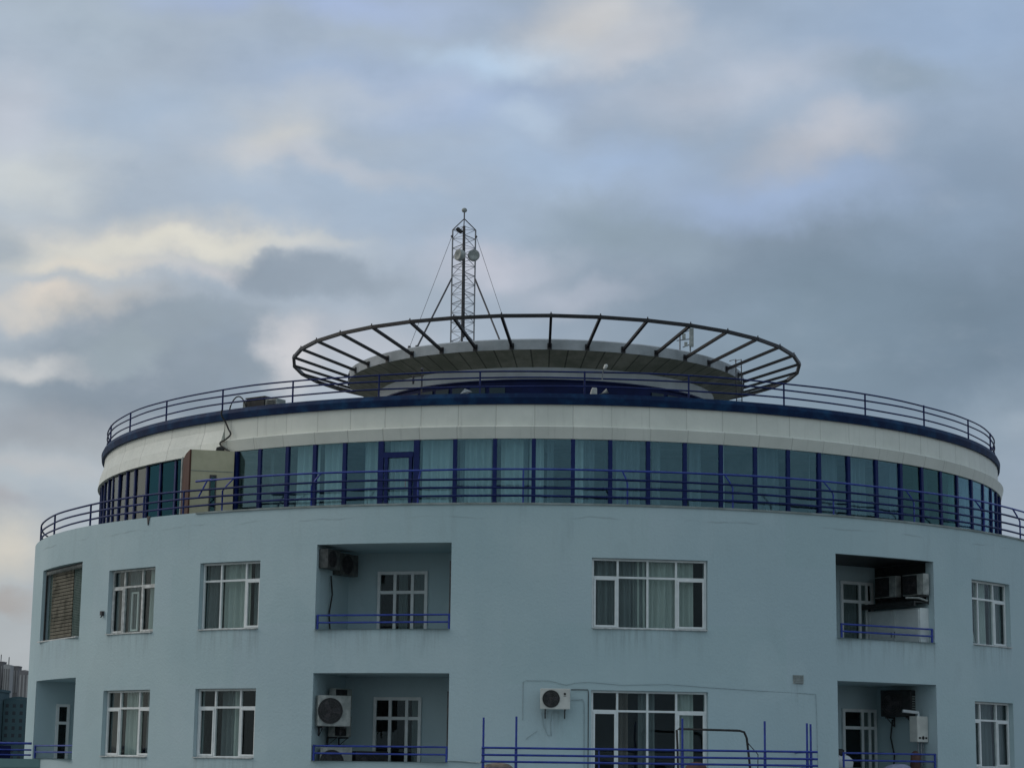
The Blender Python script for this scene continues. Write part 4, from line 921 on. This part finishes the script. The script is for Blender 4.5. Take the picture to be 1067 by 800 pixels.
# ================================================================== sky
world = bpy.data.worlds.new('World'); scene.world = world; world.use_nodes = True
t = NT(world.node_tree)
SUN_AZ, SUN_EL = rad(-82), rad(34)              # to the left of the view, measured from +Y
d = t.n('ShaderNodeTexCoord').outputs['Generated']
x, y, z = t.n('ShaderNodeSeparateXYZ', ins={0: d}).outputs
az = t.math('ARCTAN2', x, y); el = t.math('ARCSINE', z)
uv = t.n('ShaderNodeCombineXYZ', ins={0: az, 1: el, 2: 0.0}).outputs[0]
def noise(scale, detail, off, stretch=(1, 1.9, 1)):
    mp_ = t.n('ShaderNodeMapping', ins={0: uv, 1: off, 3: stretch}).outputs[0]
    return t.n('ShaderNodeTexNoise', ins={'Vector': mp_, 'Scale': scale, 'Detail': detail, 'Roughness': .55})
n1 = noise(9, 3, (3.1, 1.7, 0), (1, 1.4, 1)); n2 = noise(42, 4, (7.3, .4, 0), (1, 1.15, 1))
def warp(base_uv, nz, amp):
    c = t.n('ShaderNodeVectorMath', operation='SUBTRACT', ins={0: nz.outputs['Color'], 1: (.5, .5, .5)}).outputs[0]
    c = t.n('ShaderNodeVectorMath', operation='MULTIPLY', ins={0: c, 1: (amp, amp*.8, 0)}).outputs[0]
    return t.n('ShaderNodeVectorMath', operation='ADD', ins={0: base_uv, 1: c}).outputs[0]
wv = warp(warp(uv, n1, .055), n2, .024)
# broad sky: clouds thin and blue overhead, greyer low down, warmer to the left where the sun sets
c = t.mix(t.ramp(el, .0, .40), lin(166, 172, 178), lin(160, 177, 200))
c = t.mix(t.ramp(az, -.35, .30), t.mix(.5, c, lin(174, 182, 188)), t.mix(.6, c, lin(140, 158, 180)))
SKYC = [  # azimuth, elevation, half-width, half-height (milliradians), tilt, sRGB, strength, soft core
 (195, 205, 200, 90, 0, (108, 126, 144), 1, .1), (120, 190, 110, 50, 20, (124, 142, 158), .7, 0), (225, 350, 90, 40, 0, (148, 170, 200), .6, 0), (215, 270, 60, 40, 0, (136, 156, 180), .5, 0),
 (-48, 320, 110, 22, 0, (158, 178, 210), .75, 0), (-120, 366, 130, 16, 0, (160, 178, 214), .7, 0), (-60, 262, 130, 28, 0, (160, 178, 200), .6, 0),
 (-180, 302, 60, 20, 0, (162, 180, 202), .6, 0), (-215, 350, 50, 30, 0, (168, 182, 194), .5, 0), (125, 272, 85, 20, 5, (158, 178, 210), .8, 0), (60, 292, 60, 16, 0, (160, 182, 214), .6, 0), (6, 340, 50, 14, 0, (182, 204, 228), .9, 0), (0, 290, 60, 20, 0, (166, 188, 216), .5, 0), (10, 312, 30, 10, 0, (180, 196, 214), .5, 0),
 (55, 257, 58, 24, -4, (138, 154, 168), .85, .1), (80, 248, 30, 14, 0, (142, 158, 174), .5, .1),
 (112, 326, 74, 18, 8, (184, 190, 202), .6, 0), (80, 348, 60, 14, 0, (180, 190, 204), .5, 0), (152, 298, 46, 19, 14, (186, 188, 196), .75, 0), (40, 360, 48, 30, 20, (202, 202, 203), .85, 0), (60, 344, 36, 14, 30, (196, 198, 204), .6, 0), (192, 326, 50, 13, -6, (140, 156, 172), .75, .1),
 (-122, 290, 36, 17, 12, (202, 202, 200), .75, 0), (-95, 312, 90, 14, 10, (184, 192, 202), .6, 0), (-100, 280, 70, 8, -6, (192, 194, 200), .5, 0),
 (-190, 238, 115, 17, 2, (206, 204, 198), .9, 0), (-168, 239, 84, 7, 4, (218, 215, 204), .85, 0), (-236, 272, 44, 24, 0, (198, 202, 202), .75, 0), (-246, 300, 30, 22, 0, (188, 192, 202), .6, 0),
 (-208, 230, 44, 5, -4, (220, 213, 200), .7, 0), (-244, 238, 20, 12, 0, (158, 168, 176), .6, .1), (-225, 214, 66, 10, 0, (204, 198, 190), .85, 0), (-226, 219, 18, 5, 0, (222, 210, 196), .6, 0), (-130, 226, 50, 6, 0, (200, 198, 200), .7, 0),
 (-178, 184, 88, 34, 3, (134, 146, 159), 1, .6), (-184, 174, 66, 20, 0, (122, 134, 148), .85, .2), (-152, 205, 22, 10, 0, (140, 152, 164), .95, .55), (-192, 196, 26, 11, 0, (142, 154, 164), .95, .55), (-168, 204, 14, 9, 0, (140, 152, 164), .9, .6), (-100, 227, 40, 11, 0, (142, 154, 168), .95, .4), (-122, 225, 18, 12, 0, (140, 152, 166), .9, .5),
 (-104, 192, 16, 18, 0, (206, 204, 206), .95, .1), (-78, 196, 40, 22, 0, (182, 186, 196), .7, 0), (-228, 156, 58, 18, 0, (142, 148, 158), .75, .1), (-150, 150, 110, 16, 0, (164, 170, 176), .6, 0), (-236, 188, 30, 8, 0, (200, 200, 200), .7, 0), (-228, 134, 50, 8, 0, (176, 178, 182), .6, 0),
 (-14, 240, 50, 16, 0, (192, 194, 206), .75, 0), (30, 222, 40, 10, 0, (178, 184, 198), .6, 0), (-242, 90, 32, 22, 0, (204, 200, 192), .85, 0), (-246, 64, 30, 5, 0, (164, 162, 164), .8, .2), (-247, 112, 26, 8, 0, (160, 160, 166), .7, 0), (232, 160, 40, 24, 0, (140, 156, 172), .7, 0)]
for (u, v, a, b_, rot, rgb, st, core) in SKYC:
    mp_ = t.n('ShaderNodeMapping', vector_type='TEXTURE', ins={0: wv, 1: (u/1000, v/1000, 0), 2: (0, 0, rad(rot)), 3: (a/1000, b_/1000, 1)}).outputs[0]
    r_ = t.n('ShaderNodeVectorMath', operation='LENGTH', ins={0: mp_}).outputs['Value']
    c = t.mix(t.ramp(r_, core*.9+.0, 1.25, min(1.0, st*1.12), 0.0), c, lin(*rgb))
# billows over everything
bl1 = noise(14, 7, (1.0, 5.0, 0)).outputs[0]; bl2 = noise(5, 5, (9.0, 2.0, 0)).outputs[0]
k1 = t.ramp(bl1, .30, .72, .95, 1.05); k2 = t.ramp(bl2, .3, .7, .95, 1.05)
wisp = noise(13, 6, (4.0, 8.0, 0), (1, 1.7, 1)).outputs[0]
c = t.mix(t.ramp(wisp, .52, .85, 0, .26), c, lin(186, 192, 202)); c = t.mix(t.ramp(wisp, .48, .20, 0, .40), c, lin(138, 154, 174))
k = t.math('MULTIPLY', k1, k2)
c = t.mix(1.0, c, t.n('ShaderNodeCombineXYZ', ins={0: k, 1: k, 2: k}).outputs[0], 'MULTIPLY')
# the half of the sky behind the viewer is paler and brighter, the glow of the low sun sits at the left
back = t.ramp(y, .35, -.6)
c = t.mix(t.math('MULTIPLY', back, .8), c, t.mix(t.ramp(bl2, .35, .65), lin(158, 175, 186), lin(188, 204, 210)))
gl = t.ramp(t.n('ShaderNodeVectorMath', operation='DOT_PRODUCT', ins={0: d, 1: (sin(SUN_AZ)*cos(SUN_EL), cos(SUN_AZ)*cos(SUN_EL), sin(SUN_EL))}).outputs['Value'], .55, 1.0)
c = t.mix(t.math('MULTIPLY', gl, .6), c, lin(226, 222, 214))
sky = t.n('ShaderNodeTexSky', sky_type='NISHITA', sun_disc=False, sun_elevation=SUN_EL, sun_rotation=SUN_AZ, air_density=1.5, dust_density=2.0)
c10 = t.mix(1.0, c, (10.9, 10.9, 10.9, 1), 'MULTIPLY')
c = t.mix(.90, sky.outputs[0], c10)
bg = t.n('ShaderNodeBackground', ins={0: c, 1: .1}); o = t.n('ShaderNodeOutputWorld'); t.link(bg.outputs[0], o.inputs[0])

sun = bpy.data.lights.new('sun', 'SUN'); sun.energy = .5; sun.angle = rad(22); sun.color = (1.0, .94, .88)
so = bpy.data.objects.new('sun', sun); col.objects.link(so)
import mathutils
dirv = mathutils.Vector((sin(SUN_AZ)*cos(SUN_EL), cos(SUN_AZ)*cos(SUN_EL), sin(SUN_EL)))
so.rotation_euler = dirv.to_track_quat('Z', 'Y').to_euler()

# ================================================================== camera
cam = bpy.data.cameras.new('camera'); co = bpy.data.objects.new('camera', cam); col.objects.link(co); scene.camera = co
cam.sensor_width = 36; cam.lens = 36*2149.37/1067; cam.clip_start = .5; cam.clip_end = 20000
p_, r_ = .18183, .01317
co.location = (CAMX, CAMY, H)
mx = mathutils.Matrix.Rotation(pi/2+p_, 4, 'X') @ mathutils.Matrix.Rotation(r_, 4, 'Z')
co.rotation_euler = mx.to_euler()

scene.view_settings.view_transform = 'Standard'; scene.view_settings.look = 'None'; scene.view_settings.gamma = 1; scene.view_settings.exposure = 0
scene.view_settings.use_curve_mapping = False
scene.cycles.max_bounces = 8; scene.cycles.transparent_max_bounces = 12
